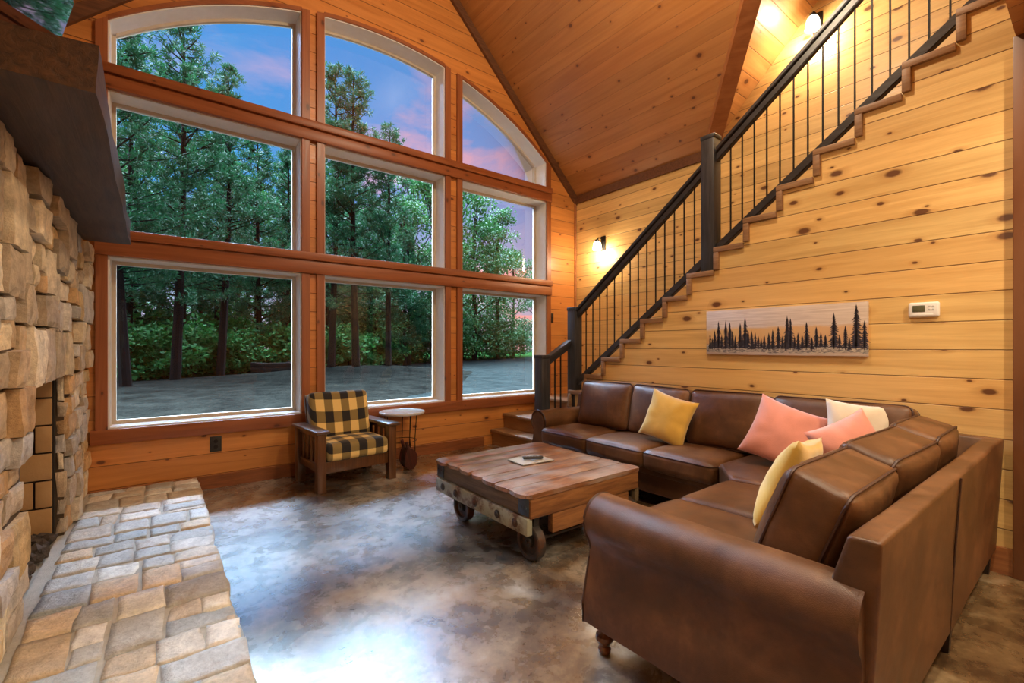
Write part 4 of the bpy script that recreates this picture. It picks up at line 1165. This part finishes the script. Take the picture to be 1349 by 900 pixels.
for x, y, s, kd in ((-4.2, 24, 1.1, 'sa'), (-2.6, 23.6, 1, 'sb'), (-1.5, 25, 1.2, 'sa'), (.2, 25.2, 1, 'sb'), (1.3, 26.4, 1.25, 'sa'), (2.9, 27, 1.1, 'sa'), (4.3, 26.8, 1, 'sb'), (5.4, 28, 1.3, 'sa'), (6.9, 27.6, 1.1, 'sb'), (8.2, 28.2, 1.3, 'sa'), (9.9, 28.4, 1.2, 'sa'), (11.3, 29.6, 1.2, 'sa'), (12.8, 31.3, 1.3, 'sa'), (14.2, 33.4, 1.4, 'sa'), (16.1, 34.3, 1.2, 'sb'), (17.6, 35, 1.5, 'sa'), (19.4, 36, 1.4, 'sa'), (21.4, 37, 1.5, 'sa'), (23.4, 38, 1.4, 'sa'), (25.6, 38.5, 1.5, 'sa'), (28, 39.5, 1.5, 'sa'), (31, 40.5, 1.5, 'sa'), (-.6, 30, 1.6, 'sa'), (3.5, 32, 1.7, 'sa'), (7, 33, 1.7, 'sa'), (10.5, 34.5, 1.7, 'sa'), (-5.5, 27, 1.5, 'sa'), (14, 37, 1.7, 'sa')):
    put(kd, x, y, sbl, 'shrub', 'shrubs under the trees', s)
# low timber retaining wall at the mulch bed
tw_ = thing('timber_planter', 'low dark timber retaining wall at the back of the mulch bed', 'planter', (4.65, 23.4, gz(4.65, 23.4)+.1), R(14))
for k in range(3):
    m = MB(); m.bbox(-.95, .95, -.12, .12, -.25+k*.21, -.05+k*.21, .02); m.bbox(-.95, -.72, .12, 1.4, -.25+k*.21, -.05+k*.21, .02); m.bbox(.72, .95, .12, 1.4, -.25+k*.21, -.05+k*.21, .02); m.build('timber', M['timber_wall'], tw_, local=True)

# ------------------------------------------------------------------ dusk sky
wd = bpy.data.worlds.new('dusk'); bpy.context.scene.world = wd; wd.use_nodes = True
nt = wd.node_tree; nt.nodes.clear()
class WN(NT):
    def __init__(s, t): s.t = t; s.n = t.nodes; s.l = t.links
q = WN(nt)
tc = q.new('ShaderNodeTexCoord'); sp = q.new('ShaderNodeSeparateXYZ'); q.l.new(tc.outputs['Generated'], sp.inputs[0])
zz = q.math('MAXIMUM', sp.outputs[2], 0.)
el = q.ramp(zz, [(0, (.50, .45, .52)), (.12, (.30, .40, .64)), (.27, (.07, .30, .69)), (.56, (.055, .26, .66)), (.61, (.29, .43, .59)), (1, (.35, .46, .58))])
cv = q.comb(q.math('DIVIDE', sp.outputs[0], q.math('ADD', zz, .25)), q.math('DIVIDE', sp.outputs[1], q.math('ADD', zz, .25)), 0.)
cl = q.noise(cv, 2.3, 6, .58, .5)
# the glow of the set sun lies to the east end of the view (+X)
side = q.mapr(sp.outputs[0], .10, .62, 0, 1)
low = q.mapr(zz, .25, .62, 1, 0)
cloud = q.math('MULTIPLY', q.mapr(cl, .51, .63, 0, 1), q.math('ADD', .30, q.math('MULTIPLY', q.math('MULTIPLY', side, low), .70)))
pink = q.mix(side, (.78, .45, .55), (.95, .36, .33))
c = q.mix(q.math('MULTIPLY', q.math('MULTIPLY', side, low), .35), el, (.75, .34, .38))
c = q.mix(cloud, c, pink)
bg = q.new('ShaderNodeBackground'); q.l.new(c, bg.inputs[0])
fr_ = q.mapr(sp.outputs[1], .0, .3, .06, 1)
up_ = q.math('MULTIPLY', q.math('MULTIPLY', q.mapr(zz, .55, .61, 0, 1), fr_), 190.)  # added bright band of sky above the view, lights the room through the windows
q.put(bg.inputs[1], q.math('ADD', 1.15, up_))
ow = q.new('ShaderNodeOutputWorld'); q.l.new(bg.outputs[0], ow.inputs[0])

# ------------------------------------------------------------------ colour management
sc = bpy.context.scene
sc.view_settings.view_transform = 'Standard'; sc.view_settings.look = 'None'; sc.view_settings.gamma = 1; sc.view_settings.use_curve_mapping = False
sc.view_settings.exposure = 0.12
try:
    sc.cycles.use_denoising = True; sc.cycles.max_bounces = 10; sc.cycles.diffuse_bounces = 5; sc.cycles.transparent_max_bounces = 12; sc.cycles.sample_clamp_indirect = 6
except Exception: pass
